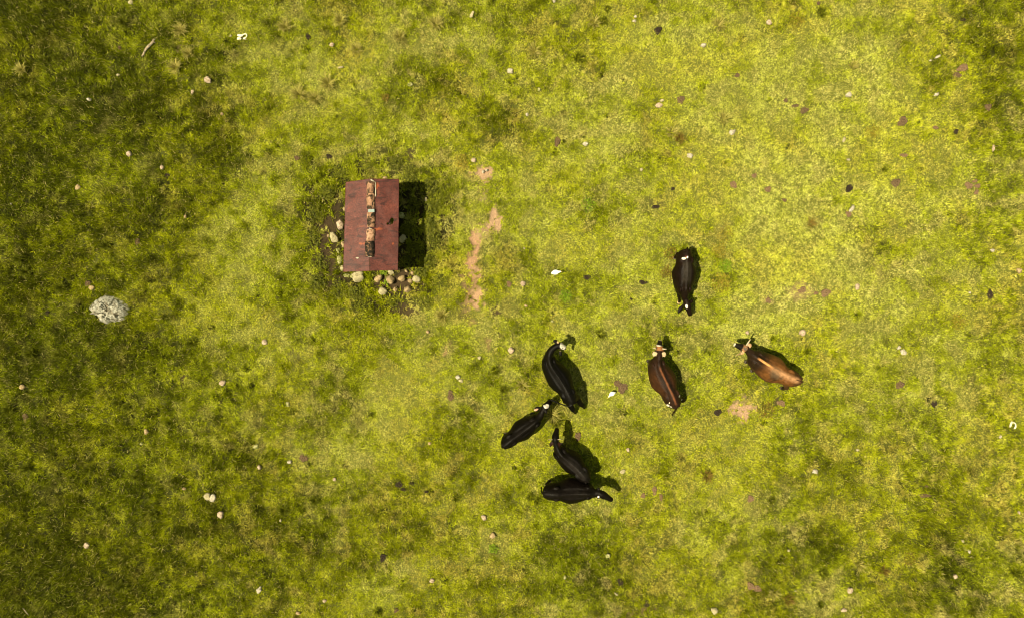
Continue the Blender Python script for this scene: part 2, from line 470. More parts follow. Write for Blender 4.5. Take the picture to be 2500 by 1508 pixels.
# ------------------------------------------------------------------ stones
def ico(sub=3):
    import bmesh
    bm = bmesh.new(); bmesh.ops.create_icosphere(bm, subdivisions=sub, radius=1.0)
    v_ = np.array([v.co[:] for v in bm.verts]); f = [[q.index for q in p.verts] for p in bm.faces]
    bm.free(); return v_, f
ICO_V, ICO_F = ico(3)
ICO2_V, ICO2_F = ico(2)
def n3(v_, f, seed):
    return vn(v_[:, 0] + v_[:, 2] * .7, v_[:, 1] - v_[:, 2] * .5, f, seed) * .5 + vn(v_[:, 1] + 3, v_[:, 2] * 1.1 + v_[:, 0] * .3, f, seed + 5) * .5
def rock_verts(rx, ry, hz, seed, rough=0.55):
    v_ = ICO_V.copy()
    k = 1 + (n3(v_, 1.3, seed) - .5) * rough * 1.6 + (n3(v_, 3.1, seed + 11) - .5) * rough * .7
    # chisel a few planes
    r = np.random.default_rng(seed)
    v_ = v_ * k[:, None]
    for _ in range(7):
        nrm = r.normal(size=3); nrm /= np.linalg.norm(nrm)
        d = v_ @ nrm - r.uniform(.72, .92)
        v_ = v_ - np.clip(d, 0, None)[:, None] * nrm * .85
    v_[:, 0] *= rx; v_[:, 1] *= ry; v_[:, 2] *= hz
    return v_
def add_stone(px, py, rx, ry=None, col='pale', ang=0, desc=None, group='stones lying in the pasture', hz=None, name='stone', cat='stone', sink=.45, keep=1.0):
    ry = ry or rx
    x, y = T(px, py, 0.05)
    wx, wy = rx / PPM, ry / PPM
    hz = hz or 0.55 * min(wx, wy) + 0.02
    seed = int(px * 7 + py * 13) % 100000
    kk = .93 if 'shelter' in group else .9; wx *= kk; wy *= kk
    v_ = rock_verts(wx, wy, hz, seed, .8)
    a = R(ang); c_, s_ = math.cos(a), math.sin(a)
    v_ = np.stack([v_[:, 0] * c_ - v_[:, 1] * s_, v_[:, 0] * s_ + v_[:, 1] * c_, v_[:, 2]], 1)
    z = ghs(x, y) + hz * sink
    o = mesh_obj(name, v_, ICO_F, STONE[col], loc=(x, y, z + .015))
    size = 'large' if rx > 13 else 'medium' if rx > 8.5 else 'small' if rx > 5 else 'tiny'
    shape = 'long ' if max(rx, ry) / min(rx, ry) > 1.6 else ''
    cn = {'white': 'white', 'pale': 'cream', 'tan': 'tan', 'pink': 'pinkish', 'mossy': 'mossy'}[col]
    d = desc or ('%s %s%s stone in grass' % (size, shape, cn))
    tag(o, unique_label(d, px, py), cat, group)
    KEEP_OUT.append((x, y, wx * 1.02 * keep, wy * 1.02 * keep, a))
    return o

def add_dung(px, py, rx, ry=None, col='dark', ang=0):
    ry = ry or rx
    x, y = T(px, py, 0.03); wx, wy = rx / PPM, ry / PPM
    seed = int(px * 3 + py * 17) % 100000
    n_r, n_a = 9, 40
    vs = [(0, 0, .05)]
    r_ = np.random.default_rng(seed)
    ph = r_.uniform(0, 6.28, 5)
    for i in range(1, n_r + 1):
        q = i / n_r
        for j in range(n_a):
            t_ = 2 * math.pi * j / n_a
            rr = 1 + .16 * math.sin(2 * t_ + ph[0]) + .12 * math.sin(3 * t_ + ph[1]) + .08 * math.sin(5 * t_ + ph[2]) + .05 * math.sin(8 * t_ + ph[3])
            z = .05 + .020 * math.cos(q * 13 + ph[4] + t_) - (.075 if i == n_r else .0) - .022 * q ** 3
            vs.append((math.cos(t_) * q * rr * wx, math.sin(t_) * q * rr * wy, z))
    fs = [(0, 1 + j, 1 + (j + 1) % n_a) for j in range(n_a)]
    for i in range(n_r - 1):
        for j in range(n_a):
            a0 = 1 + i * n_a + j; a1 = 1 + i * n_a + (j + 1) % n_a
            fs.append((a0, a0 + n_a, a1 + n_a, a1))
    o = mesh_obj('cow_pat', vs, fs, DUNG[col], loc=(x, y, ghs(x, y)))
    o.rotation_euler.z = R(ang)
    size = 'large' if rx > 11 else 'medium' if rx > 8 else 'small'
    cn = {'dark': 'fresh black', 'brown': 'brown', 'pink': 'dried pinkish'}[col]
    tag(o, unique_label('%s %s cow pat on grass' % (size, cn), px, py), 'cow pat', 'cow pats scattered on the pasture')
    KEEP_OUT.append((x, y, wx * 1.0, wy * 1.0, R(ang)))

LANDMARKS += [('the red roof', 905, 550), ('the grey boulder', 262, 755), ('the topmost cow', 1675, 690), ('the upper egret', 1357, 665), ('the lower egret', 1493, 962),
  ('the dark brown cow', 1625, 920), ('the horned tan cow', 1885, 885), ('the bone', 591, 89), ('the weathered branch', 363, 116), ('the round sandy patch', 1809, 1000),
  ("the top left corner", 0, 0), ("the top right corner", 2500, 0), ("the bottom left corner", 0, 1508), ("the bottom right corner", 2500, 1508),
  ("the bottom edge's middle", 1250, 1508), ("the top edge's middle", 1250, 0), ("the right edge's middle", 2500, 754)]

# px,py,rx,ry,colour,angle
STONES = [(320, 8, 6, 5, 'pale', 0), (289, 184, 4, 4, 'pale', 0), (217, 243, 5, 5, 'white', 0), (507, 195, 9, 10, 'pink', 20), (470, 225, 5, 7, 'pink', 0), (540, 277, 5, 5, 'tan', 0),
 (316, 377, 7, 8, 'pink', -30), (562, 87, 4, 3, 'pale', 0), (810, 109, 7, 6, 'pink', 0), (1153, 36, 5, 9, 'pale', -30), (1246, 174, 9, 8, 'white', 0), (1002, 207, 7, 5, 'mossy', 0),
 (1157, 392, 7, 7, 'pink', 0), (831, 164, 8, 3, 'pale', 20), (1549, 51, 6, 4, 'white', 0), (1552, 40, 4, 4, 'white', 0), (1718, 109, 8, 6, 'white', 10), (1353, 3, 4, 5, 'white', 0),
 (1317, 219, 5, 5, 'mossy', 0), (1287, 280, 4, 5, 'white', 0), (1609, 257, 9, 6, 'pink', -15), (1615, 246, 5, 3, 'pale', 10), (1430, 352, 8, 7, 'white', 0), (1788, 322, 8, 7, 'white', 20),
 (1683, 381, 9, 7, 'white', -20), (1880, 51, 7, 7, 'pink', 0), (2291, 138, 10, 4, 'white', 30), (2272, 148, 4, 3, 'white', 0), (2074, 231, 7, 7, 'white', 30), (2287, 231, 8, 5, 'white', 10),
 (2426, 362, 4, 10, 'pink', 0), (2063, 340, 4, 8, 'pale', -20), (2074, 389, 4, 3, 'white', 0), (1179, 420, 4, 5, 'white', 0), (1188, 416, 4, 4, 'white', 0),
 (190, 457, 8, 8, 'tan', 30), (396, 410, 6, 7, 'pink', 0), (225, 703, 7, 8, 'tan', 0), (453, 529, 4, 5, 'tan', 0), (27, 498, 2.5, 2.5, 'white', 0), (1277, 693, 7, 7, 'pink', 0),
 (1280, 607, 3, 3, 'white', 0), (1566, 414, 5, 4, 'pale', 0), (2081, 509, 5, 11, 'white', -30), (2428, 611, 6, 5, 'white', 0), (2490, 660, 8, 9, 'tan', 20), (2369, 714, 3, 3, 'white', 0),
 (2093, 700, 7, 7, 'pink', 30), (54, 942, 8, 6, 'tan', 0), (544, 934, 9, 8, 'pink', 45), (355, 1053, 6, 7, 'tan', 0), (344, 1082, 5, 4, 'mossy', 0), (624, 1090, 8, 6, 'mossy', 20),
 (647, 833, 6, 7, 'pink', 0), (1045, 810, 5, 5, 'tan', 0), (1248, 854, 8, 9, 'pink', 20), (1170, 873, 5, 4, 'pale', 0), (1118, 920, 7, 6, 'white', 0), (1126, 928, 6, 5, 'pale', 0),
 (702, 986, 5, 6, 'mossy', 0), (706, 1127, 6, 5, 'white', 0), (633, 1141, 6, 6, 'pink', 0), (1048, 1082, 4, 5, 'tan', 0), (1533, 1096, 5, 6, 'pink', 0), (1521, 1150, 9, 5, 'pale', 40),
 (1348, 784, 5, 4, 'mossy', 0), (1824, 811, 5, 5, 'pink', 0), (1958, 812, 10, 9, 'pink', 0), (2205, 858, 9, 8, 'white', 0), (2196, 848, 6, 6, 'white', 0), (2444, 1065, 4, 5, 'white', 0),
 (2094, 1098, 5, 4, 'pale', 0), (1989, 1150, 8, 7, 'white', 10), (209, 1331, 8, 9, 'pink', 0), (506, 1211, 10, 9, 'pale', 30), (518, 1214, 8, 11, 'white', -10), (536, 1257, 9, 10, 'pink', 0),
 (632, 1440, 7, 8, 'white', -30), (448, 1193, 5, 4, 'tan', 0), (816, 1169, 5, 5, 'pink', 0), (1182, 1263, 7, 8, 'pink', 20), (1203, 1307, 8, 8, 'tan', 0), (683, 1271, 4, 5, 'pale', 0),
 (1055, 1416, 8, 6, 'pink', 30), (792, 1466, 6, 5, 'pink', 0), (728, 1497, 6, 5, 'tan', 0), (1484, 1356, 8, 8, 'mossy', 0), (1379, 1408, 5, 5, 'mossy', 0), (1745, 1491, 10, 10, 'pale', 30),
 (2077, 1442, 8, 9, 'pink', 0), (2062, 1490, 7, 6, 'pink', 0), (2335, 1408, 6, 6, 'pink', 0), (2369, 1346, 4, 6, 'white', 30), (2355, 1322, 4, 4, 'pale', 0), (1926, 1343, 4, 4, 'pale', 0),
 (1943, 1442, 4, 4, 'mossy', 0), (2492, 1251, 4, 5, 'pink', 0), (1505, 1450, 6, 3, 'pale', -30), (1284, 746, 5, 4, 'tan', 0), (1361 + 0, 0 + 1, 2, 2, 'white', 0)][:-1]
for s in STONES: add_stone(*s)
PATS = [(1607, 74, 10, 10, 'dark'), (1361, 346, 8, 12, 'brown'), (1662, 243, 12, 9, 'brown'), (1801, 183, 8, 5, 'brown'), (724, 386, 7, 7, 'brown'), (803, 382, 7, 7, 'dark'), (752, 90, 7, 7, 'dark'),
 (2352, 166, 15, 10, 'pink'), (2336, 183, 10, 7, 'brown'), (1919, 245, 6, 5, 'brown'), (1943, 258, 8, 5, 'brown'), (1964, 269, 10, 9, 'brown'), (2206, 295, 13, 12, 'brown'), (2285, 312, 7, 5, 'pink'),
 (2336, 320, 6, 6, 'dark'), (2414, 262, 9, 8, 'brown'), (2207, 379, 10, 5, 'pink'), (292, 118, 5, 5, 'brown'), (336, 590, 7, 8, 'brown'), (215, 692, 7, 8, 'brown'),
 (409, 430, 7, 6, 'dark'), (1243, 693, 7, 7, 'pink'), (1433, 677, 9, 7, 'dark'), (1570, 689, 10, 6, 'dark'), (1601, 505, 12, 4, 'dark'), (1643, 461, 5, 4, 'dark'), (1540, 730, 3, 3, 'dark'),
 (1792, 450, 8, 10, 'pink'), (1843, 428, 6, 7, 'pink'), (2075, 460, 9, 10, 'dark'), (2073, 523, 8, 7, 'pink'), (2190, 446, 11, 12, 'brown'), (2366, 453, 9, 9, 'pink'), (2388, 454, 9, 5, 'pink'),
 (2382, 442, 6, 5, 'pink'), (2385, 469, 5, 6, 'pink'), (1877, 461, 10, 7, 'pink'), (1918, 488, 6, 5, 'brown'), (2418, 719, 9, 11, 'dark'), (2016, 715, 12, 10, 'pink'), (1993, 715, 5, 5, 'pink'),
 (1876, 733, 8, 7, 'pink'), (62, 1019, 7, 12, 'brown'), (1100, 965, 9, 13, 'brown'), (741, 1118, 11, 10, 'brown'), (1508, 936, 11, 9, 'brown'), (1520, 947, 14, 12, 'brown'), (1751, 1005, 9, 9, 'dark'),
 (1411, 1064, 9, 10, 'brown'), (2199, 939, 11, 10, 'brown'), (2284, 985, 6, 10, 'dark'), (1907, 983, 9, 9, 'pink'), (974, 1182, 9, 9, 'dark'), (985, 1194, 7, 5, 'dark'), (1004, 1179, 6, 4, 'dark'),
 (1041, 1200, 5, 4, 'dark'), (934, 1362, 9, 10, 'dark'), (967, 1490, 6, 6, 'brown'), (1570, 1208, 6, 6, 'pink'), (1598, 1197, 7, 11, 'pink'), (1614, 1213, 5, 8, 'pink'), (1833, 1217, 9, 8, 'pink'),
 (1515, 1421, 9, 8, 'dark'), (1580, 1474, 9, 9, 'dark'), (1833, 1430, 10, 9, 'pink'), (1851, 1438, 9, 10, 'pink'), (2260, 1210, 13, 6, 'brown'), (2264, 1187, 4, 4, 'brown'), (2352, 48, 6, 5, 'dark'), (1960, 707, 10, 9, 'pink'),
 (117, 762, 6, 6, 'dark'), (2000, 6 + 1, 5, 4, 'brown')]
for p in PATS: add_dung(*p, ang=(p[0] * 7) % 180 if p[2] == p[3] else 0)

# stones round the shelter
SHED_STONES = [(875, 675, 17, 12, 'pale', 10, 'large angular cream stone under the roof\'s lower edge', .16), (846, 673, 9, 6, 'mossy', 0, None, .06), (860, 674, 7, 6, 'mossy', 0, None, .06),
 (925, 681, 12, 8, 'tan', 35, None, .12), (954, 664, 8, 6, 'pale', 0, None, .1), (953, 686, 11, 12, 'tan', 0, None, .14), (966, 706, 6, 8, 'tan', 0, None, .1), (982, 681, 9, 9, 'tan', 0, None, .12),
 (1016, 680, 10, 10, 'pale', 0, None, .14), (1002, 686, 7, 7, 'tan', 0, None, .1), (996, 706, 11, 9, 'tan', 30, None, .15), (934, 711, 13, 10, 'pale', -25, None, .14),
 (974, 657, 4, 4, 'tan', 0, None, .06), (991, 660, 4, 6, 'tan', 20, None, .07), (1006, 666, 5, 5, 'tan', 0, None, .07), (984, 583, 8, 11, 'pale', -25, None, .2), (980, 526, 10, 9, 'mossy', 0, None, .18),
 (832, 547, 8, 15, 'pink', 0, None, .16), (817, 582, 11, 14, 'pale', 0, None, .16), (838, 597, 6, 7, 'tan', 0, None, .1), (826, 612, 6, 8, 'mossy', 0, None, .1), (829, 633, 8, 11, 'mossy', 0, None, .1), (842, 512, 5, 6, 'tan', 0, None, .1),
 (836, 655, 6, 8, 'pale', 0, None, .08), (801, 577, 4, 4, 'tan', 0, None, .05), (940, 434, 6, 4, 'tan', 0, None, .06), (1040, 487, 4, 6, 'pale', 0, None, .06)]
for (a, b_, c_, d_, e_, f_, g_, h_) in SHED_STONES:
    size = 'big' if c_ > 9.5 else 'middling' if c_ > 6.5 else 'small'
    cn = {'white': 'white', 'pale': 'cream', 'tan': 'sandy', 'pink': 'pinkish', 'mossy': 'mossy'}[e_]
    add_stone(a, b_, c_, d_, e_, f_, g_ or '%s %s rubble stone' % (size, cn), 'rubble stones around the shelter', hz=h_, keep=.9)

# ------------------------------------------------------------------ boulder
OUT = [(290, 860), (350, 750), (480, 640), (620, 550), (800, 550), (1000, 620), (1130, 700), (1240, 800), (1250, 920), (1200, 1040), (1100, 1130), (920, 1190), (820, 1150), (720, 1220), (560, 1160), (480, 1030), (390, 960), (300, 980)]
op = np.array([T(180 + a / 9.29, 660 + b_ / 9.29, .15) for a, b_ in OUT])
bc = op.mean(0)
ang = np.unwrap(np.arctan2(op[:, 1] - bc[1], op[:, 0] - bc[0])); rad = np.hypot(op[:, 0] - bc[0], op[:, 1] - bc[1])
srt = np.argsort(ang % (2 * math.pi)); aa = (ang % (2 * math.pi))[srt]; rr = rad[srt]
NA, NR = 110, 44
vs = []; th = np.linspace(0, 2 * math.pi, NA, endpoint=False)
rt = np.interp(th, np.concatenate([aa - 2 * math.pi, aa, aa + 2 * math.pi]), np.concatenate([rr] * 3))
vv = [(0, 0, .34)]
for i in range(1, NR + 1):
    q = i / NR
    for j in range(NA):
        r_ = rt[j] * q ** .9
        x, y = r_ * math.cos(th[j]), r_ * math.sin(th[j])
        vv.append((x, y, .34 * (1 - q ** 2.6) - .12 * (q > .985)))
vv = np.array(vv)
d1 = fbm(vv[:, 0], vv[:, 1], 3.2, 5, 77, .6) - .5
rid = 1 - np.abs(fbm(vv[:, 0] * 1.0 + vv[:, 1] * .6, vv[:, 1], 4.5, 3, 78) - .5) * 2
vv[:, 2] += d1 * .22 + (fbm(vv[:, 0], vv[:, 1], 14, 3, 79) - .5) * .06 - .07 * smooth(.89, .98, rid)
vv[:, 2] += .10 * vv[:, 0] * -.5
fs = [(0, 1 + j, 1 + (j + 1) % NA) for j in range(NA)]
for i in range(NR - 1):
    for j in range(NA):
        a0 = 1 + i * NA + j; a1 = 1 + i * NA + (j + 1) % NA
        fs.append((a0, a0 + NA, a1 + NA, a1))
bo = mesh_obj('boulder', vv, fs, M_boulder, loc=(bc[0], bc[1], ghs(*bc) - .02), smooth_=False)
tag(bo, 'large grey boulder crusted with pale lichen on the pasture\'s left side', 'boulder')
KEEP_OUT.append((bc[0], bc[1], .76, .52, -.15))

# ------------------------------------------------------------------ bones and branch
def tube_mesh(pts, rads, n=10, flat=1.0):
    pts = [Vector(p) for p in pts]; vs = []; fs = []
    for i, p in enumerate(pts):
        d = (pts[min(i + 1, len(pts) - 1)] - pts[max(i - 1, 0)]).normalized()
        s_ = d.cross(Vector((0, 0, 1)))
        if s_.length < .05: s_ = Vector((1, 0, 0))
        s_.normalize(); u = s_.cross(d).normalized()
        for k in range(n):
            t_ = 2 * math.pi * k / n
            vs.append(p + s_ * math.cos(t_) * rads[i] + u * math.sin(t_) * rads[i] * flat)
    for i in range(len(pts) - 1):
        for k in range(n):
            a0 = i * n + k; a1 = i * n + (k + 1) % n
            fs.append((a0, a1, a1 + n, a0 + n))
    fs.append(tuple(range(n))[::-1]); fs.append(tuple((len(pts) - 1) * n + k for k in range(n)))
    return vs, fs
def join_tubes(name, parts, mat, loc=None, parent=None):
    V, F = [], []
    for vs, fs in parts:
        o_ = len(V); V += list(vs); F += [tuple(i + o_ for i in f) for f in fs]
    return mesh_obj(name, V, F, mat, parent=parent)
def bpt(cx, cy, s, x0, y0, h):           # crop pixel -> world point
    x, y = T(x0 + cx / s, y0 + cy / s, h)
    return Vector((x, y, ghs(x, y) + h))
B = lambda cx, cy, h=.05: bpt(cx, cy, 37.15, 570, 70, h)
parts = [tube_mesh([B(340, 600), B(450, 590, .07), B(620, 620, .08), B(760, 600, .07), B(850, 530, .06), B(1040, 460, .06), B(1150, 510, .06), B(1190, 640, .05), B(1120, 780, .05), B(960, 870, .05), B(900, 950, .04)],
                   [.03, .045, .05, .045, .022, .022, .022, .02, .018, .026, .04], 8, .6),
         tube_mesh([B(330, 980, .04), B(400, 880, .06), B(500, 850, .07), B(620, 880, .06), B(540, 1020, .04)], [.03, .05, .055, .045, .02], 8, .6),
         tube_mesh([B(620, 620, .06), B(560, 760, .05), B(540, 850, .06)], [.045, .03, .04], 8, .6),
         tube_mesh([B(960, 900, .05), B(1060, 960, .05), B(1160, 1010, .04)], [.02, .014, .01], 7, .8)]
bn = join_tubes('pelvis_bone', parts, M_bone); bx, by = T(591, 89); origin_to(bn, (bx, by, ghs(bx, by)))
tag(bn, 'bleached cattle bone with a round opening, lying in dark green grass', 'bone'); KEEP_OUT.append((bx, by, .17, .13, 0))
B2 = lambda cx, cy, h=.03: bpt(cx, cy, 14.07, 2440, 1020, h)
parts = [tube_mesh([B2(390, 310), B2(415, 220, .06), B2(450, 140, .06), B2(540, 160, .05), B2(590, 200, .05), B2(580, 300, .05), B2(540, 365)], [.03, .04, .04, .02, .022, .03, .032], 8, .7)]
b2 = join_tubes('jaw_bone', parts, M_bone); bx, by = T(2475, 1037); origin_to(b2, (bx, by, ghs(bx, by)))
tag(b2, 'small bleached hoop-shaped bone near the right edge of the pasture', 'bone'); KEEP_OUT.append((bx, by, .09, .09, 0))
B3 = lambda cx, cy, h=.04: bpt(cx, cy, 21.2, 330, 80, h)
parts = [tube_mesh([B3(340, 1230), B3(430, 1080, .05), B3(500, 880, .06), B3(640, 700, .07), B3(800, 580, .08), B3(920, 420, .07), B3(960, 300, .05)], [.02, .035, .04, .055, .05, .035, .012], 9, .7),
         tube_mesh([B3(900, 450, .07), B3(980, 500, .06), B3(1050, 520, .04)], [.025, .02, .01], 7), tube_mesh([B3(430, 1080, .05), B3(460, 1180, .04)], [.025, .012], 7),
         tube_mesh([B3(930, 400, .06), B3(1080, 310, .05)], [.02, .008], 7)]
M_branch = noise_mat('grey_branch', [(0.35, (0.10, 0.09, 0.06)), (0.5, (0.22, 0.18, 0.12)), (0.65, (0.42, 0.32, 0.20))], 12, 6, .95, .01)
br = join_tubes('fallen_branch', parts, M_branch); bx, by = T(363, 116); origin_to(br, (bx, by, ghs(bx, by)))
tag(br, 'grey weathered fallen branch lying slanted in the upper left grass', 'branch')
for q in (-1, 0, 1): KEEP_OUT.append((bx + q * .16, by + q * .22, .10, .12, 0))
a0, a1 = P(58, 1482, .03), P(72, 1500, .03)
tw = join_tubes('twig', [tube_mesh([a0 + Vector((0, 0, .04)), (a0 + a1) / 2 + Vector((.03, 0, .07)), a1 + Vector((0, 0, .03))], [.014, .016, .01], 7)], M_branch)
origin_to(tw, tuple(a0)); tag(tw, 'thin dark grey twig in the bottom left corner grass', 'twig')

# ------------------------------------------------------------------ shelter
C = lambda cx, cy, h: P(740 + cx / 4.1275, 400 + cy / 4.1275, h)
HE, HR = 1.62, 1.86
shx, shy = T(905, 552, HE)
shed = empty('field_shelter', (shx, shy, ghs(shx, shy)))
tag(shed, 'small open shelter with a rusty red gabled sheet roof and clay ridge tiles', 'shelter')
rust_spots = [(735, 225, 30, 45, 1.0), (750, 660, 50, 14, .9), (590, 808, 32, 14, .8), (905, 805, 12, 14, .8), (590, 630, 40, 8, .3), (580, 860, 40, 8, .25), (760, 280, 20, 40, .3)]
holes = [(893, 575, 15, 24), (878, 600, 12, 13), (853, 605, 7, 9), (900, 562, 12, 7)]
def roof_panel(c00, c01, c10, c11, seed, hole):
    # c00 eave top, c01 ridge top, c10 eave bottom, c11 ridge bottom (world)
    nu, nv = 70, 200
    u, v_ = np.meshgrid(np.linspace(0, 1, nu), np.linspace(0, 1, nv))
    u = u.ravel(); v_ = v_.ravel()
    A = np.array
    co = ((1 - u) * (1 - v_))[:, None] * A(c00) + (u * (1 - v_))[:, None] * A(c01) + ((1 - u) * v_)[:, None] * A(c10) + (u * v_)[:, None] * A(c11)
    co[:, 2] += (fbm(co[:, 0], co[:, 1], 1.5, 3, seed) - .5) * .05 + (fbm(co[:, 0], co[:, 1], 7, 2, seed + 3) - .5) * .012
    co[:, 0] += (fbm(co[:, 0], co[:, 1], 5, 2, seed + 5) - .5) * .015 * (u < .02)
    # crop coordinates of each vertex for the rust and the holes
    k = (CAMH - co[:, 2]) / CAMH / PPM
    cx = (co[:, 0] / k + 1250 - 740) * 4.1275; cy = (-co[:, 1] / k + 754 - 400) * 4.1275
    rs = np.zeros(len(u))
    wob = (fbm(co[:, 0], co[:, 1], 14, 3, 91) - .5) * 1.6
    for (a, b_, rx, ry, st) in rust_spots:
        d = np.sqrt(((cx - a) / rx) ** 2 + ((cy - b_) / ry) ** 2) + wob
        rs = np.maximum(rs, smooth(1.2, .3, d) * st)
    keep = np.ones(len(u), bool)
    if hole:
        w2 = (fbm(co[:, 0], co[:, 1], 30, 3, 92) - .5) * 1.2
        for (a, b_, rx, ry) in holes:
            keep &= (np.sqrt(((cx - a) / rx) ** 2 + ((cy - b_) / ry) ** 2) + w2) > 1
    ids = np.arange(nu * nv).reshape(nv, nu)
    q = np.stack([ids[:-1, :-1], ids[1:, :-1], ids[1:, 1:], ids[:-1, 1:]], -1).reshape(-1, 4)
    q = q[keep[q].all(1)]
    n_ = np.cross(A(c10) - A(c00), A(c01) - A(c00))
    if n_[2] < 0: q = q[:, ::-1]
    o = mesh_obj('roof_panel', co, [tuple(int(i) for i in f) for f in q], M_roof)
    at_ = o.data.attributes.new('rust', 'FLOAT', 'POINT'); at_.data.foreach_set('value', rs.astype(np.float32))
    so = o.modifiers.new('thick', 'SOLIDIFY'); so.thickness = .012; so.offset = -1
    return child_world(o, shed)
ET, EB = C(428, 185, HE), C(405, 1090, HE)
RT, RB = C(682, 150, HR), C(668, 1079, HR)
FT, FB = C(968, 155, HE), C(957, 1070, HE)
gap = Vector((.006, 0, 0))
tag(roof_panel(ET, RT - gap, EB, RB - gap, 31, False), 'smooth maroon left roof slope')
tag(roof_panel(FT, RT + gap, FB, RB + gap, 37, True), 'right roof slope with rusty hole')
# ridge tiles: half-round barrels
def ridge_tile(cy0, cy1, cx0, cx1, w, mat, label=None, seed=1, rough=.0):
    a = C(cx0, cy0, HR); b_ = C(cx1, cy1, HR)
    n, m = 22, 14; vs = []
    for i in range(n + 1):
        t_ = i / n; c0 = a.lerp(b_, t_); ww = w * (1.05 - .08 * t_)
        for j in range(m + 1):
            th_ = math.pi * j / m
            e = 1 + rough * (vn(np.array([t_ * 9.]), np.array([th_ * 3.]), 1, seed)[0] - .5)
            vs.append((c0.x + math.cos(th_) * ww * e, c0.y, c0.z - .045 + math.sin(th_) * ww * .85 * e))
    fs = [(i * (m + 1) + j, i * (m + 1) + j + 1, (i + 1) * (m + 1) + j + 1, (i + 1) * (m + 1) + j) for i in range(n) for j in range(m)]
    o = mesh_obj('ridge_tile', vs, fs, mat)
    so = o.modifiers.new('thick', 'SOLIDIFY'); so.thickness = .018; so.offset = 0
    if label: o['label'] = label
    return child_world(o, shed)
ridge_tile(183, 330, 683, 683, .135, M_tile, seed=1, rough=.0)
ridge_tile(318, 455, 681, 681, .130, M_tile, seed=2, rough=.0)
ridge_tile(492, 640, 683, 683, .122, M_tile, 'blackened pinkish ridge tile', seed=3, rough=.10)
ridge_tile(660, 778, 681, 677, .128, M_tilel, 'broken pale orange ridge tile', seed=4, rough=.16)
ridge_tile(782, 938, 668, 670, .138, M_tiled, 'charred black ridge tile', seed=5, rough=.2)
def strip(name, pts, wd, th_, mat, label=None):
    V, F = [], []
    for i, p in enumerate(pts):
        d = (pts[min(i + 1, len(pts) - 1)] - pts[max(i - 1, 0)]).normalized(); s_ = d.cross(Vector((0, 0, 1))).normalized() * wd / 2
        for q in (p - s_, p + s_):
            V += [(q.x, q.y, q.z), (q.x, q.y, q.z - th_)]
    for i in range(len(pts) - 1):
        k = 4 * i
        F += [(k, k + 2, k + 6, k + 4), (k + 1, k + 5, k + 7, k + 3), (k, k + 4, k + 5, k + 1), (k + 2, k + 3, k + 7, k + 6)]
    k = 4 * (len(pts) - 1); F += [(0, 1, 3, 2), (k, k + 2, k + 3, k + 1)]
    o = mesh_obj(name, V, F, mat, smooth_=False)
    if label: o['label'] = label
    return child_world(o, shed)
strip('flashing', [C(685, 458, HR + .055), C(687, 490, HR + .055)], .20, .04, M_flash)
strip('mortar_bed', [C(680, 160, HR + .05), C(700, 172, HR + .05), C(722, 186, HR + .01), C(727, 250, HR - .005), C(727, 330, HR - .005)], .045, .05, M_mortar)
strip('mortar_bed', [C(665, 652, HR + .06), C(692, 662, HR + .06)], .05, .05, M_mortar)
strip('mortar_bed', [C(654, 936, HR + .03), C(690, 937, HR + .03)], .022, .05, M_mortar)
# frame below
def gpt(px, py): return T(px, py, 0)
gx0, gx1 = ET.x + .14, FT.x - .34
gy1, gy0 = ET.y - .16, EB.y + .18
def box(name, x0, x1, y0, y1, z0, z1, mat, bev=.006, label=None, seed=0):
    import bmesh
    bm = bmesh.new(); bmesh.ops.create_cube(bm, size=1)
    for v_ in bm.verts:
        v_.co = Vector(((x0 + x1) / 2 + v_.co.x * (x1 - x0), (y0 + y1) / 2 + v_.co.y * (y1 - y0), (z0 + z1) / 2 + v_.co.z * (z1 - z0)))
    bmesh.ops.bevel(bm, geom=bm.edges[:], offset=bev, segments=2, affect='EDGES')
    me = bpy.data.meshes.new(name); bm.to_mesh(me); bm.free(); me.materials.append(mat)
    o = bpy.data.objects.new(name, me); COL.objects.link(o)
    if label: o['label'] = label
    return child_world(o, shed)
xm = (gx0 + gx1) / 2
for (x, y) in ((gx0, gy0), (gx0, gy1), (gx1, gy0), (gx1, gy1)):
    o = mesh_obj('post', *tube_mesh([(x, y, -.15), (x + .01, y, .8), (x, y, 1.52)], [.055, .05, .048], 10), M_wood)
    child_world(o, shed)
for x in (gx0, gx1):
    box('eave_beam', x - .04, x + .04, gy0 - .1, gy1 + .1, 1.50, 1.575, M_wood)
for y in (gy0, gy1):
    box('tie_beam', gx0 + .04, gx1 - .04, y - .035, y + .035, 1.45, 1.52, M_wood)
    box('king_post', xm - .035, xm + .035, y - .03, y + .03, 1.523, 1.74, M_wood)
box('ridge_pole', xm - .035, xm + .035, gy0 - .1, gy1 + .1, 1.743, 1.80, M_wood)
# dry stone walls: rows of stones inside one mesh per side
def stone_wall(x0, y0, x1, y1, hgt, label):
    V, F = [], []; r_ = np.random.default_rng(int(abs(x0 * 100 + y1 * 37)) + 5)
    L_ = math.hypot(x1 - x0, y1 - y0); n = int(L_ / .2)
    for row in range(int(hgt / .15)):
        for i in range(n + 1):
            t_ = (i + (.5 if row % 2 else 0)) / (n + .5)
            v_ = ICO2_V.copy(); k = 1 + (n3(v_, 1.5, int(r_.integers(9999))) - .5) * .5
            v_ = v_ * k[:, None] * np.array([r_.uniform(.11, .15)] * 2 + [r_.uniform(.085, .11)])
            v_ = v_ + np.array([x0 + (x1 - x0) * t_ + r_.normal() * .012, y0 + (y1 - y0) * t_ + r_.normal() * .012, .03 + row * .15])
            o_ = len(V); V += [tuple(q) for q in v_]; F += [tuple(j + o_ for j in f) for f in ICO2_F]
    o = mesh_obj('stone_wall', V, F, STONE['tan']); o['label'] = label
    return child_world(o, shed)
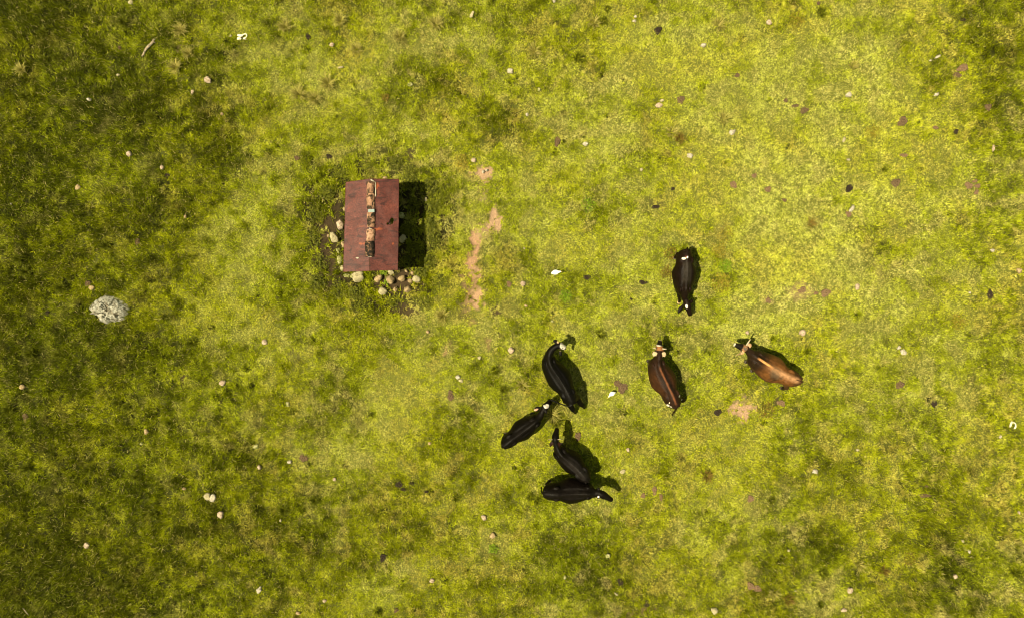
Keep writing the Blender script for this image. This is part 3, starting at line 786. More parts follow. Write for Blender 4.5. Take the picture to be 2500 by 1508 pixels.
stone_wall(gx0 - .02, gy0 + .15, gx0 - .02, gy1 - .15, .62, 'low rubble wall under the left eave')
stone_wall(gx0 + .15, gy1, gx1 - .15, gy1, .62, 'low rubble wall under the upper gable')
# the white chip on the roof
wp = C(549, 949, HE + .12)
ch = mesh_obj('pebble', rock_verts(.052, .032, .02, 5), ICO_F, STONE['white'], loc=(wp.x, wp.y, HE + .145))
tag(ch, 'tiny white chip lying on the red roof\'s left slope', 'stone')

# ------------------------------------------------------------------ cattle
# stations along the animal : u, width, top z, bottom z   (u runs over the key points 0 rump,1 hip,2 back,3 withers,4 neck,5 poll,6 nose)
ST = [(0, .16, 1.14, .92), (.08, .34, 1.20, .78), (.35, .50, 1.25, .66), (.7, .56, 1.28, .60), (1, .56, 1.29, .58), (1.25, .60, 1.27, .52), (1.6, .76, 1.26, .45), (1.95, .86, 1.25, .42), (2.35, .80, 1.26, .43),
      (2.75, .66, 1.29, .48), (3, .58, 1.30, .52), (3.3, .47, 1.28, .60), (3.6, .32, 1.25, .72), (4, .25, 1.25, .86), (4.5, .21, 1.28, .96), (4.85, .19, 1.31, 1.02), (5, .205, 1.33, 1.02), (5.2, .245, 1.33, 1.00), (5.4, .235, 1.28, .97),
      (5.65, .175, 1.18, .92), (5.85, .15, 1.11, .90), (5.95, .14, 1.07, .90), (6.0, .09, 1.03, .93)]
ST = np.array(ST)
def catmull(P_, t_):
    n = len(P_); i = min(int(t_), n - 2); f = t_ - i
    p0 = P_[max(i - 1, 0)]; p1 = P_[i]; p2 = P_[i + 1]; p3 = P_[min(i + 2, n - 1)]
    if i == 0: p0 = 2 * p1 - p2
    if i == n - 2: p3 = 2 * p2 - p1
    return .5 * ((2 * p1) + (-p0 + p2) * f + (2 * p0 - 5 * p1 + 4 * p2 - p3) * f * f + (-p0 + 3 * p1 - 3 * p2 + p3) * f ** 3)
def ellipsoid(c, ax, rot=0.0, tiltv=None):
    v_ = ICO2_V * np.array(ax)
    cs, sn = math.cos(rot), math.sin(rot)
    v_ = np.stack([v_[:, 0] * cs - v_[:, 1] * sn, v_[:, 0] * sn + v_[:, 1] * cs, v_[:, 2]], 1) + np.array(c)
    return [tuple(q) for q in v_], ICO2_F
def cow(name, key, org, sc, label, group, colour, wscale=1.0, head_dz=0.0, zs=1.0, feet=None, tail=None, ears=(), horns=(), widths=None, hoofs=None, hipb=1.0):
    K = lambda cx, cy, h: P(org[0] + cx / sc, org[1] + cy / sc, h)
    # key points: apparent centre line at the height of the widest section
    hz = [1.1, 1.15, 1.05, 1.15, 1.1 + head_dz * .6, 1.2 + head_dz, 1.0 + head_dz]
    kp = np.array([[*T(org[0] + p[0] / sc, org[1] + p[1] / sc, hz[i])] for i, p in enumerate(key)])
    def at(u): return catmull(kp, u)
    def tan(u):
        d = at(min(u + .05, 6)) - at(max(u - .05, 0)); return d / (np.linalg.norm(d) + 1e-9)
    us = np.concatenate([np.linspace(0, .4, 8), np.linspace(.5, 4.9, 52), np.linspace(4.95, 5.9, 16), [5.94, 5.97, 6.0]])
    NS = 28; V, F = [], []
    for u in us:
        w = np.interp(u, ST[:, 0], ST[:, 1]); zt = np.interp(u, ST[:, 0], ST[:, 2]) * zs; zb = np.interp(u, ST[:, 0], ST[:, 3]) * zs
        if u < 3.6: w *= wscale
        if widths: w *= np.interp(u, [a for a, _ in widths], [b_ for _, b_ in widths])
        dz = head_dz * smooth(3.2, 5.0, np.array(u))
        zt += dz; zb += dz
        c = at(u); t_ = tan(u); s_ = np.array([t_[1], -t_[0]])
        for k in range(NS):
            th_ = 2 * math.pi * k / NS
            sy, cz = math.sin(th_), math.cos(th_)
            body = smooth(4.2, 3.2, np.array(u))
            lat = w / 2 * np.sign(sy) * abs(sy) ** .92 * (1 - .30 * body * cz)
            z = (zt + zb) / 2 + (zt - zb) / 2 * cz
            z += .012 * math.exp(-(lat / .05) ** 2) * (cz > 0) * body        # spine ridge
            if cz > 0: z -= .045 * body * math.exp(-((abs(lat) - .11) / .05) ** 2) * smooth(1.0, 1.6, np.array(u))
            V.append((c[0] + s_[0] * lat, c[1] + s_[1] * lat, z))
    for i in range(len(us) - 1):
        for k in range(NS):
            a0 = i * NS + k; a1 = i * NS + (k + 1) % NS
            F.append((a0, a1, a1 + NS, a0 + NS))
    F.append(tuple(range(NS))[::-1]); F.append(tuple((len(us) - 1) * NS + k for k in range(NS)))
    PARTS = [(V, F)]
    def side(u, lat, z):
        c = at(u); t_ = tan(u); return Vector((c[0] + t_[1] * lat, c[1] - t_[0] * lat, z))
    rot = lambda u: math.atan2(tan(u)[1], tan(u)[0])
    for s_ in (-1, 1):
        PARTS.append(ellipsoid(side(.95, s_ * .185 * wscale * hipb, 1.145 * zs), (.12, .07, .055), rot(1)))        # hip bone
        PARTS.append(ellipsoid(side(.12, s_ * .10 * wscale, 1.14 * zs), (.055, .035, .035), rot(.1)))          # pin bone
        PARTS.append(ellipsoid(side(.62, s_ * .15 * wscale, .84 * zs), (.20, .115, .32), rot(.6)))            # thigh
        PARTS.append(ellipsoid(side(3.12, s_ * .17 * wscale, .88 * zs), (.17, .10, .34), rot(3.1)))          # shoulder
    # legs
    fl = {}
    foot = feet or {}
    for nm, u, lat in (('hl', .50, -.15), ('hr', .50, .15), ('fl', 3.15, -.14), ('fr', 3.15, .14)):
        top = side(u, lat * wscale, .86 * zs)
        if nm in foot:
            f_ = K(foot[nm][0], foot[nm][1], 0.05)
        else:
            f_ = side(u, lat * .95, 0.0)
        t_ = Vector((tan(u)[0], tan(u)[1], 0)); g = ghs(f_.x, f_.y)
        f0 = Vector((f_.x, f_.y, g))
        if nm[0] == 'h':
            kn = top.lerp(f0, .35) + t_ * .08; kn.z = .62 * zs
            hk = top.lerp(f0, .72) - t_ * (.02 if nm in foot else .09); hk.z = .42 * zs
            ft = f0 + Vector((0, 0, .12)) - t_ * .01
            PARTS.append(tube_mesh([top, kn, hk, hk.lerp(ft, .5), ft, f0 + t_ * .03 + Vector((0, 0, .05))], ([.14, .12, .085, .062, .058, .06] if nm in foot else [.13, .10, .058, .042, .045, .052]), 12))
        else:
            kn = top.lerp(f0, .55) + t_ * .02; kn.z = .40 * zs
            ft = f0 + Vector((0, 0, .12))
            PARTS.append(tube_mesh([top, top.lerp(kn, .5), kn, kn.lerp(ft, .5), ft, f0 + t_ * .03 + Vector((0, 0, .05))], [.11, .085, .058, .042, .045, .052], 12))
        fl[nm] = (f0, t_)
    # ears (in the body surface)
    ear_seg = []
    for e in ears:
        base = K(*e[0], 1.22 + head_dz); tip = K(*e[1], e[2] + head_dz)
        d = tip - base; L_ = d.length
        prof = [(0, .034), (.2, .062), (.45, .078 * e[3]), (.7, .064 * e[3]), (.9, .034), (1.0, .010)]
        PARTS.append(tube_mesh([base - d * .2] + [base + d * q for q, _ in prof], [.035] + [r_ for _, r_ in prof], 12, .42))
        ear_seg.append((np.array(base), np.array(tip)))
    # tail
    if tail: tp = [K(a, b_, h) for a, b_, h in tail]
    else:
        c0 = side(0.02, 0, 1.16 * zs); t0 = Vector((-tan(0)[0], -tan(0)[1], 0))
        tp = [c0, c0 + t0 * .03 + Vector((0, 0, -.04)), c0 + t0 * .05 + Vector((0, 0, -.25)), c0 + t0 * .04 + Vector((0, 0, -.55)), c0 + t0 * .03 + Vector((0, 0, -.75)), c0 + t0 * .02 + Vector((0, 0, -.9))]
    n = len(tp); rr_ = [.035] + [.024] * (n - 3) + [.035, .012]
    fine = []; fr = []
    tpa = np.array([list(p) for p in tp])
    for q in np.linspace(0, n - 1, 26):
        fine.append(Vector(catmull(tpa, min(q, n - 1.0001)))); fr.append(float(np.interp(q, range(n), rr_)))
    PARTS.append(tube_mesh(fine, fr, 9))
    # join, voxel remesh to a single continuous surface
    VV, FF = [], []
    for vs_, fs_ in PARTS:
        o_ = len(VV); VV += [tuple(q) for q in vs_]; FF += [tuple(i + o_ for i in f) for f in fs_]
    me = bpy.data.meshes.new('tmp'); me.from_pydata(VV, [], FF); me.update()
    tmp = bpy.data.objects.new('tmp', me); COL.objects.link(tmp)
    md = tmp.modifiers.new('r', 'REMESH'); md.mode = 'VOXEL'; md.voxel_size = .017; md.use_smooth_shade = True
    ms = tmp.modifiers.new('s', 'SMOOTH'); ms.factor = .5; ms.iterations = 4
    dg = bpy.context.evaluated_depsgraph_get(); dg.update()
    me2 = bpy.data.meshes.new_from_object(tmp.evaluated_get(dg))
    bpy.data.objects.remove(tmp)
    me2.name = 'body'
    nvt = len(me2.vertices); co = np.empty(nvt * 3, np.float32); me2.vertices.foreach_get('co', co); co = co.reshape(-1, 3).astype(float)
    # coordinates for colouring: nearest centre-line parameter, lateral offset, crop pixel of the vertex
    ug = np.linspace(0, 6, 241); cg = np.array([at(u) for u in ug]); tg = np.array([tan(u) for u in ug])
    dd = ((co[:, None, :2] - cg[None]) ** 2).sum(2); j = dd.argmin(1)
    U = ug[j]; rel = co[:, :2] - cg[j]; LAT = rel[:, 0] * tg[j][:, 1] - rel[:, 1] * tg[j][:, 0]
    kk = (CAMH - co[:, 2]) / CAMH / PPM
    CX = (co[:, 0] / kk + 1250 - org[0]) * sc; CY = (754 - co[:, 1] / kk - org[1]) * sc
    EAR = np.full(nvt, 9.0)
    for a, b_ in ear_seg:
        ab = b_ - a; q = np.clip(((co - a) @ ab) / (ab @ ab), 0, 1); d_ = np.linalg.norm(co - (a + q[:, None] * ab), axis=1)
        EAR = np.minimum(EAR, np.where(q > .12, d_, 9))
    col = colour(U, LAT, co[:, 2] - head_dz * smooth(3.2, 5, U), CX, CY, EAR, co)
    a_ = me2.attributes.new('tint', 'FLOAT_COLOR', 'POINT'); c4 = np.ones((nvt, 4), np.float32); c4[:, :3] = col; a_.data.foreach_set('color', c4.ravel())
    me2.materials.clear(); me2.materials.append(M_coat)
    c0 = at(2.0)
    root = empty(name, (c0[0], c0[1], ghs(c0[0], c0[1])))
    tag(root, label, 'cow', group)
    bo_ = bpy.data.objects.new('body', me2); COL.objects.link(bo_); child_world(bo_, root)
    for nm, (f0, t_) in fl.items():
        m_ = M_hoof
        if hoofs and nm in hoofs: m_ = M_hooft
        h_ = tube_mesh([f0 - Vector((0, 0, .01)) + t_ * .035, f0 + Vector((0, 0, .07)) + t_ * .025, f0 + Vector((0, 0, .085)) + t_ * .02], [.066, .058, .04], 12)
        child_world(mesh_obj('hoof', *h_, m_), root)
    for s_ in (-1, 1):
        p_ = side(5.42, s_ * .088, 1.17 + head_dz)
        child_world(mesh_obj('eye', *ellipsoid(p_, (.022, .022, .022)), M_eye), root)
    for hb, ht, hm, rad_, bend in horns:
        a, b_ = K(*hb), K(*ht); mid = a.lerp(b_, .5) + Vector((bend[0], bend[1], .03))
        pts = [a, a.lerp(mid, .55) , mid, mid.lerp(b_, .6), b_]
        child_world(mesh_obj('horn', *tube_mesh(pts, [rad_, rad_ * .9, rad_ * .75, rad_ * .5, rad_ * .15], 10), hm), root)
    return root

def blobm(CX, CY, cx, cy, rx, ry, ang_=0, wob=None, soft=.12):
    a = R(ang_); dx, dy = CX - cx, CY - cy
    u = (dx * math.cos(a) + dy * math.sin(a)) / rx; v_ = (-dx * math.sin(a) + dy * math.cos(a)) / ry
    d = np.sqrt(u * u + v_ * v_)
    if wob is not None: d = d + wob
    return smooth(1 + soft, 1 - soft, d)[:, None]
BLK = np.array([.0020, .0016, .0012]); WHT = np.array([.78, .74, .66])
def wobble(co, f=14, s=5, a=.5): return (fbm(co[:, 0], co[:, 1], f, 3, s) - .5) * a
def mixm(c, m, n): return c * (1 - m) + np.asarray(n) * m
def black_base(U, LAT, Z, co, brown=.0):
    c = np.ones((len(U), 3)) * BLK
    c = mixm(c, (smooth(.25, .0, np.abs(LAT)) * smooth(1.0, 1.15, Z) * .30)[:, None], (.008, .007, .006))  # back top paler: coat sheen painted into the colour
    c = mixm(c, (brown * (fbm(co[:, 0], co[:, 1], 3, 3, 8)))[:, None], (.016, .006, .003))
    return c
def colA(U, LAT, Z, CX, CY, EAR, co):
    c = black_base(U, LAT, Z, co, .55)
    c = mixm(c, (smooth(.17, .10, np.abs(LAT)) * smooth(1.0, 1.3, U) * smooth(2.9, 2.4, U) * smooth(1.1, 1.2, Z) * .8)[:, None], (.022, .018, .014))  # grey panel along the back: painted sheen
    w = wobble(co); top = smooth(1.0, 1.1, Z)[:, None]
    c = mixm(c, blobm(CX, CY, 490, 362, 36, 22, 0, w) * top, WHT); c = mixm(c, blobm(CX, CY, 555, 340, 13, 19, 20, w) * top, WHT)
    c = mixm(c, blobm(CX, CY, 527, 328, 12, 16, 0, w), (.10, .02, .02))
    c = mixm(c, blobm(CX, CY, 540, 1185, 22, 34, -5, w), WHT)
    return c
def colB(U, LAT, Z, CX, CY, EAR, co):
    c = black_base(U, LAT, Z, co); w = wobble(co)
    top = smooth(.85, .95, Z)[:, None]
    c = mixm(c, blobm(CX, CY, 640, 298, 46, 62, -20, w) * top, WHT)
    for a, b_, r_ in ((620, 258, 12), (636, 332, 10), (652, 268, 8)): c = mixm(c, blobm(CX, CY, a, b_, r_, r_) * top, BLK)
    c = mixm(c, blobm(CX, CY, 555, 235, 17, 17, 0, w) * top, (.62, .40, .22)); c = mixm(c, blobm(CX, CY, 594, 362, 14, 20, 0, w) * top, (.62, .42, .26))
    return c
def colC(U, LAT, Z, CX, CY, EAR, co):
    c = black_base(U, LAT, Z, co, .1); w = wobble(co)
    c = mixm(c, blobm(CX, CY, 1240, 285, 60, 54, 0, w), WHT)
    c = mixm(c, blobm(CX, CY, 1000, 370, 60, 26, -20, w) * smooth(.12, .03, EAR)[:, None], (.42, .25, .18))
    return c
def colD(U, LAT, Z, CX, CY, EAR, co):
    w = wobble(co); nb = fbm(co[:, 0], co[:, 1], 3.5, 4, 15)
    c = np.ones((len(U), 3)) * np.array([.017, .008, .0045])
    c = mixm(c, (smooth(.10, .24, np.abs(LAT)) * smooth(.7, 1.4, U) * smooth(3.0, 2.5, U) * (.4 + nb))[:, None], (.034, .014, .0055))
    c = mixm(c, (smooth(.16, .06, np.abs(LAT)) * smooth(1, 1.3, U) * smooth(2.6, 2.2, U) * .8)[:, None], (.012, .008, .006))
    c = mixm(c, (.8 * smooth(.050, .010, np.abs(LAT + .01) + (fbm(co[:, 0], co[:, 1], 9, 2, 19) - .5) * .03) * smooth(.2, .4, U) * smooth(3.2, 2.6, U) * smooth(1.1, 1.2, Z))[:, None], (.13, .048, .019))
    c = mixm(c, (smooth(3.2, 3.8, U) * smooth(5.05, 4.8, U))[:, None], (.014, .007, .004))
    c = mixm(c, smooth(4.9, 5.05, U)[:, None], (.24, .11, .045))
    c = mixm(c, blobm(CX, CY, 330, 272, 60, 14, 0, w), WHT); c = mixm(c, smooth(5.42, 5.55, U)[:, None], (.008, .006, .005)); c = mixm(c, smooth(5.93, 5.96, U)[:, None], (.45, .36, .22))
    c = mixm(c, smooth(.09, .06, EAR)[:, None], (.40, .32, .20))
    for a, b_, rx, ry in ((455, 1220, 26, 16), (480, 1180, 8, 12), (505, 1243, 14, 7), (640, 1070, 8, 24), (676, 1130, 9, 12)): c = mixm(c, blobm(CX, CY, a, b_, rx, ry, 20, w * 1.5), (.62, .58, .50))
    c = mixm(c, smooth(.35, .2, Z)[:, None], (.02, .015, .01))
    return c
def colE(U, LAT, Z, CX, CY, EAR, co):
    w = wobble(co); nb = fbm(co[:, 0], co[:, 1], 3.0, 4, 17)
    c = np.ones((len(U), 3)) * np.array([.105, .044, .013])
    c = mixm(c, smooth(.52, .68, nb)[:, None], (.050, .025, .011))
    c = mixm(c, (smooth(.16, .03, np.abs(LAT + .02)) * smooth(.1, .5, U) * smooth(2.9, 1.7, U) * smooth(1.12, 1.22, Z) * .85)[:, None], (.33, .18, .09))
    c = mixm(c, blobm(CX, CY, 1090, 1010, 170, 80, 25, w * 1.6) * .35, (.09, .07, .045))
    c = mixm(c, (smooth(.022, .010, np.abs(LAT)) * smooth(.05, .2, U) * smooth(.6, .45, U))[:, None], (.03, .015, .01))
    c = mixm(c, (smooth(2.3, 2.9, U) * smooth(5.05, 4.85, U))[:, None], (.016, .009, .005))
    c = mixm(c, (smooth(.05, .02, np.abs(LAT)) * smooth(2.2, 2.5, U) * smooth(3.4, 3.0, U) * smooth(1.1, 1.2, Z))[:, None], (.45, .22, .08))
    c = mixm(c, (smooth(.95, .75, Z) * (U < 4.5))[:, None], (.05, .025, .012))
    c = mixm(c, smooth(4.9, 5.05, U)[:, None], (.30, .16, .08)); c = mixm(c, smooth(5.3, 5.42, U)[:, None], (.010, .008, .006)); c = mixm(c, smooth(5.92, 5.96, U)[:, None], (.70, .64, .52))
    c = mixm(c, blobm(CX, CY, 440, 445, 45, 35, 30, w), (.10, .07, .05))
    c = mixm(c, smooth(.09, .06, EAR)[:, None], (.42, .27, .15))
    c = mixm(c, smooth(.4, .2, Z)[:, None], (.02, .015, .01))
    return c
def colF(U, LAT, Z, CX, CY, EAR, co):
    c = black_base(U, LAT, Z, co, .1)
    c = mixm(c, (smooth(.2, .1, np.abs(LAT)) * smooth(.2, .5, U) * smooth(3, 2.3, U) * smooth(1.1, 1.2, Z) * .7)[:, None], (.014, .012, .011))  # sheen on the flat of the back, painted as a greyer tint
    c = mixm(c, (smooth(.09, .06, EAR) * .6)[:, None], (.03, .012, .008))
    return c
def colG(U, LAT, Z, CX, CY, EAR, co):
    c = black_base(U, LAT, Z, co, .12)
    c = mixm(c, blobm(CX, CY, 1040, 1240, 15, 15), WHT)
    return c

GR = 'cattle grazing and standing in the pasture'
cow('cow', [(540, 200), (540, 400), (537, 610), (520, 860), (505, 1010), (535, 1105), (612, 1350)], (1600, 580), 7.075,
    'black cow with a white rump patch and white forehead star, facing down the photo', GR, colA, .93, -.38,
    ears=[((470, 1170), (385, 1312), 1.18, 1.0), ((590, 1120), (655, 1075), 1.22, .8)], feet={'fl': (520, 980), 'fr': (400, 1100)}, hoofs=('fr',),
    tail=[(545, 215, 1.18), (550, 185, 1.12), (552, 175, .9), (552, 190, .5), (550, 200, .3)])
cow('cow', [(805, 1265), (720, 1075), (590, 850), (430, 600), (425, 405), (555, 290), (690, 335)], (1280, 800), 6.755,
    'black cow with a white spotted face curling its neck, beside the upper left calf', GR, colB, .96, 0.0,
    ears=[((560, 245), (472, 200), 1.25, 1.0), ((595, 385), (603, 468), 1.2, .8)], feet={'hl': (835, 1385), 'hr': (985, 1300), 'fl': (400, 640), 'fr': (330, 640)},
    tail=[(790, 1265, 1.17), (740, 1290, 1.15), (640, 1265, 1.05), (540, 1225, .95), (450, 1190, .9), (400, 1195, .85)])
cow('cow', [(250, 1225), (470, 1050), (700, 870), (960, 680), (1100, 520), (1185, 370), (1350, 170)], (1200, 960), 9.29,
    'small black cow with a white forehead, its nose at the neighbour\'s tail', GR, colC, .82, -.12, zs=.93,
    ears=[((1110, 310), (955, 385), 1.2, 1.1), ((1235, 400), (1262, 470), 1.2, .5)], widths=[(4.8, 1), (5.0, 1.05), (6, 1.1)])
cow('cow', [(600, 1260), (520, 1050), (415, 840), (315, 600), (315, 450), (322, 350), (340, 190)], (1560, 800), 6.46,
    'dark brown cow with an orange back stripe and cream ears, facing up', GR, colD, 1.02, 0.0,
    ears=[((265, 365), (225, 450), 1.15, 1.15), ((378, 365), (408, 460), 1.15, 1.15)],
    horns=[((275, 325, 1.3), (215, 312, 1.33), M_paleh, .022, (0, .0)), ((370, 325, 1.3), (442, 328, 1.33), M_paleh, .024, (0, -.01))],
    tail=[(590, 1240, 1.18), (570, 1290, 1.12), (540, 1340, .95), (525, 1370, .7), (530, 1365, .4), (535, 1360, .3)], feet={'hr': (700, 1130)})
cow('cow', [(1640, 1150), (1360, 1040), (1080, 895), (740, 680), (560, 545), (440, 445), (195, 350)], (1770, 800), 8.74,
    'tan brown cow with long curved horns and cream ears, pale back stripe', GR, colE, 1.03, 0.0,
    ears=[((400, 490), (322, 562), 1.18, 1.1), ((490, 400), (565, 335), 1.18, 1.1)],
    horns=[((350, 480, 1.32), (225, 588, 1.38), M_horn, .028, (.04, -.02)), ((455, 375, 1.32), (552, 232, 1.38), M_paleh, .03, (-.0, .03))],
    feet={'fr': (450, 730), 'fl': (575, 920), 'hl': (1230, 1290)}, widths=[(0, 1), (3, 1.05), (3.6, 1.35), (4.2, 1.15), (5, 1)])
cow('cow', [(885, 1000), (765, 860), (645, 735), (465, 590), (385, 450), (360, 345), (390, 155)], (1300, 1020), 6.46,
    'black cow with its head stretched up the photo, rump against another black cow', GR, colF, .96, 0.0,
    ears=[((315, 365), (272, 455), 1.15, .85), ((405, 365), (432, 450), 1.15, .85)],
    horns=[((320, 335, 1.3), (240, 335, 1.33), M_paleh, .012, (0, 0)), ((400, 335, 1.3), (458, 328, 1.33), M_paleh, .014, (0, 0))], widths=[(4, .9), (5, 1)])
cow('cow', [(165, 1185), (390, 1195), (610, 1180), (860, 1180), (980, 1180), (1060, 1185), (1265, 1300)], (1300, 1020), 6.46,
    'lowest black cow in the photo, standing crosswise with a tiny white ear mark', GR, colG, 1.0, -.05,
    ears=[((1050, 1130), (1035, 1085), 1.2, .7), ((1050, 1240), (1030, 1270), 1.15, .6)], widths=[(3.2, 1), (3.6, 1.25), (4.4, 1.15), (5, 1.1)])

# ------------------------------------------------------------------ egrets
def egret(pts, label, legs):
    # pts: (px,py,h,r) from tail to head ; then beak tip
    body = pts[:-1]; bt = pts[-1]
    arr = np.array([[*T(p[0], p[1], p[2]), p[2], p[3]] for p in body])
    fine = [catmull(arr, min(q, len(arr) - 1.0001)) for q in np.linspace(0, len(arr) - 1, 26)]
    c0 = arr[2]; root = empty('egret', (c0[0], c0[1], ghs(c0[0], c0[1])))
    tag(root, label, 'bird', 'white egrets among the cattle')
    child_world(mesh_obj('body', *tube_mesh([Vector(f[:3]) for f in fine], [f[3] for f in fine], 14, .85), M_egret), root)
    hd = Vector(arr[-1][:3]); tx, ty = T(bt[0], bt[1], bt[2]); tip = Vector((tx, ty, bt[2]))
    child_world(mesh_obj('beak', *tube_mesh([hd, hd.lerp(tip, .5), tip], [.018, .011, .003], 8), M_beak), root)
    for (lx, ly) in legs:
        x, y = T(lx, ly, .2); g = ghs(x, y)
        child_world(mesh_obj('leg', *tube_mesh([(x, y, .22), (x + .01, y - .01, .12), (x, y, g), (x + .03, y, g + .005)], [.008, .006, .007, .005], 6), M_leg), root)
egret([(1346, 667, .22, .012), (1349, 666.5, .25, .05), (1355, 665, .27, .085), (1360, 664.5, .28, .075), (1364, 664, .30, .04), (1367, 663.3, .34, .028), (1369, 663.2, .35, .024), (1373, 663.6, .33)],
      'plump white egret facing right, up and left of the grazing herd', [(1355, 667), (1357, 664)])
egret([(1503, 956.5, .20, .012), (1500, 958, .23, .045), (1495, 960, .27, .075), (1491.5, 962, .28, .065), (1488.5, 965, .32, .028), (1487, 967, .36, .022), (1486, 968, .36, .022), (1483, 972, .32)],
      'slim white egret beside a brown cow pat, beak pointing down left', [(1494, 963), (1496, 960)])

# ------------------------------------------------------------------ tussocks and weeds
def blades_np(x, y, z, L_, lean, azi, w, col, seg=1):
    """triangles: x,y,z roots; L_ length; lean from vertical; azimuth; half width w"""
    dx = np.cos(azi) * np.sin(lean); dy = np.sin(azi) * np.sin(lean); dz = np.cos(lean)
    sx, sy = -np.sin(azi) * w, np.cos(azi) * w
    co = np.empty((len(x), 3, 3))
    co[:, 0] = np.stack([x - sx, y - sy, z], 1); co[:, 1] = np.stack([x + sx, y + sy, z], 1)
    co[:, 2] = np.stack([x + dx * L_, y + dy * L_, z + dz * L_], 1)
    return co.reshape(-1, 3)
def tussock(px, py, r, col1, col2, desc, n=125, name='grass_tussock', cat='tussock', group='taller grass tussocks in the pasture', w=.008):
    x0, y0 = T(px, py, .08); g = ghs(x0, y0); rw = r / PPM * (.85 if px > 1100 else 1.0); n = int(n * (.6 if px > 1100 else 1))
    rg = np.random.default_rng(int(px * 5 + py))
    a = rg.uniform(0, 6.283, n); rr_ = rg.uniform(0, 1, n) ** .7 * rw * .35
    x = np.cos(a) * rr_; y = np.sin(a) * rr_
    azi = a + rg.normal(0, .5, n); lean = np.clip(rg.normal(.75, .3, n), .08, 1.35); L_ = rw * rg.uniform(.6, 1.25, n) * 1.05
    zz = np.array([ghs(x0 + a_, y0 + b_) for a_, b_ in zip(x, y)]) - g
    # two-part bent blades
    sx, sy = -np.sin(azi) * w, np.cos(azi) * w
    m = np.stack([x + np.cos(azi) * np.sin(lean * .6) * L_ * .55, y + np.sin(azi) * np.sin(lean * .6) * L_ * .55, zz + np.cos(lean * .6) * L_ * .55], 1)
    t_ = m + np.stack([np.cos(azi) * np.sin(lean * 1.4) * L_ * .5, np.sin(azi) * np.sin(lean * 1.4) * L_ * .5, np.cos(lean * 1.4) * L_ * .5], 1)
    b0 = np.stack([x - sx, y - sy, zz - .02], 1); b1 = np.stack([x + sx, y + sy, zz - .02], 1); so = np.stack([sx, sy, sx * 0], 1)
    co = np.stack([b0, b1, m - so, m + so, t_], 1).reshape(-1, 3)
    i = np.arange(n) * 5
    tris = np.stack([i, i + 1, i + 3, i, i + 3, i + 2, i + 2, i + 3, i + 4], 1).ravel()
    q = rg.uniform(0, 1, n)[:, None]; cb = (np.array(col1) * (1 - q) + np.array(col2) * q) * rg.uniform(.7, 1.3, n)[:, None]
    o = np_mesh(name, co, tris, 3, M_grass, np.repeat(cb, 3, 0), 'FACE', False)
    o.location = (x0, y0, g)
    tag(o, unique_label(desc, px, py), cat, group)
DG = ((.045, .052, .003), (.15, .165, .010)); MG = ((.05, .06, .004), (.15, .155, .012)); GO = ((.24, .23, .035), (.44, .38, .12)); BG = ((.10, .17, .006), (.19, .26, .012)); BR = ((.12, .08, .02), (.24, .17, .03))
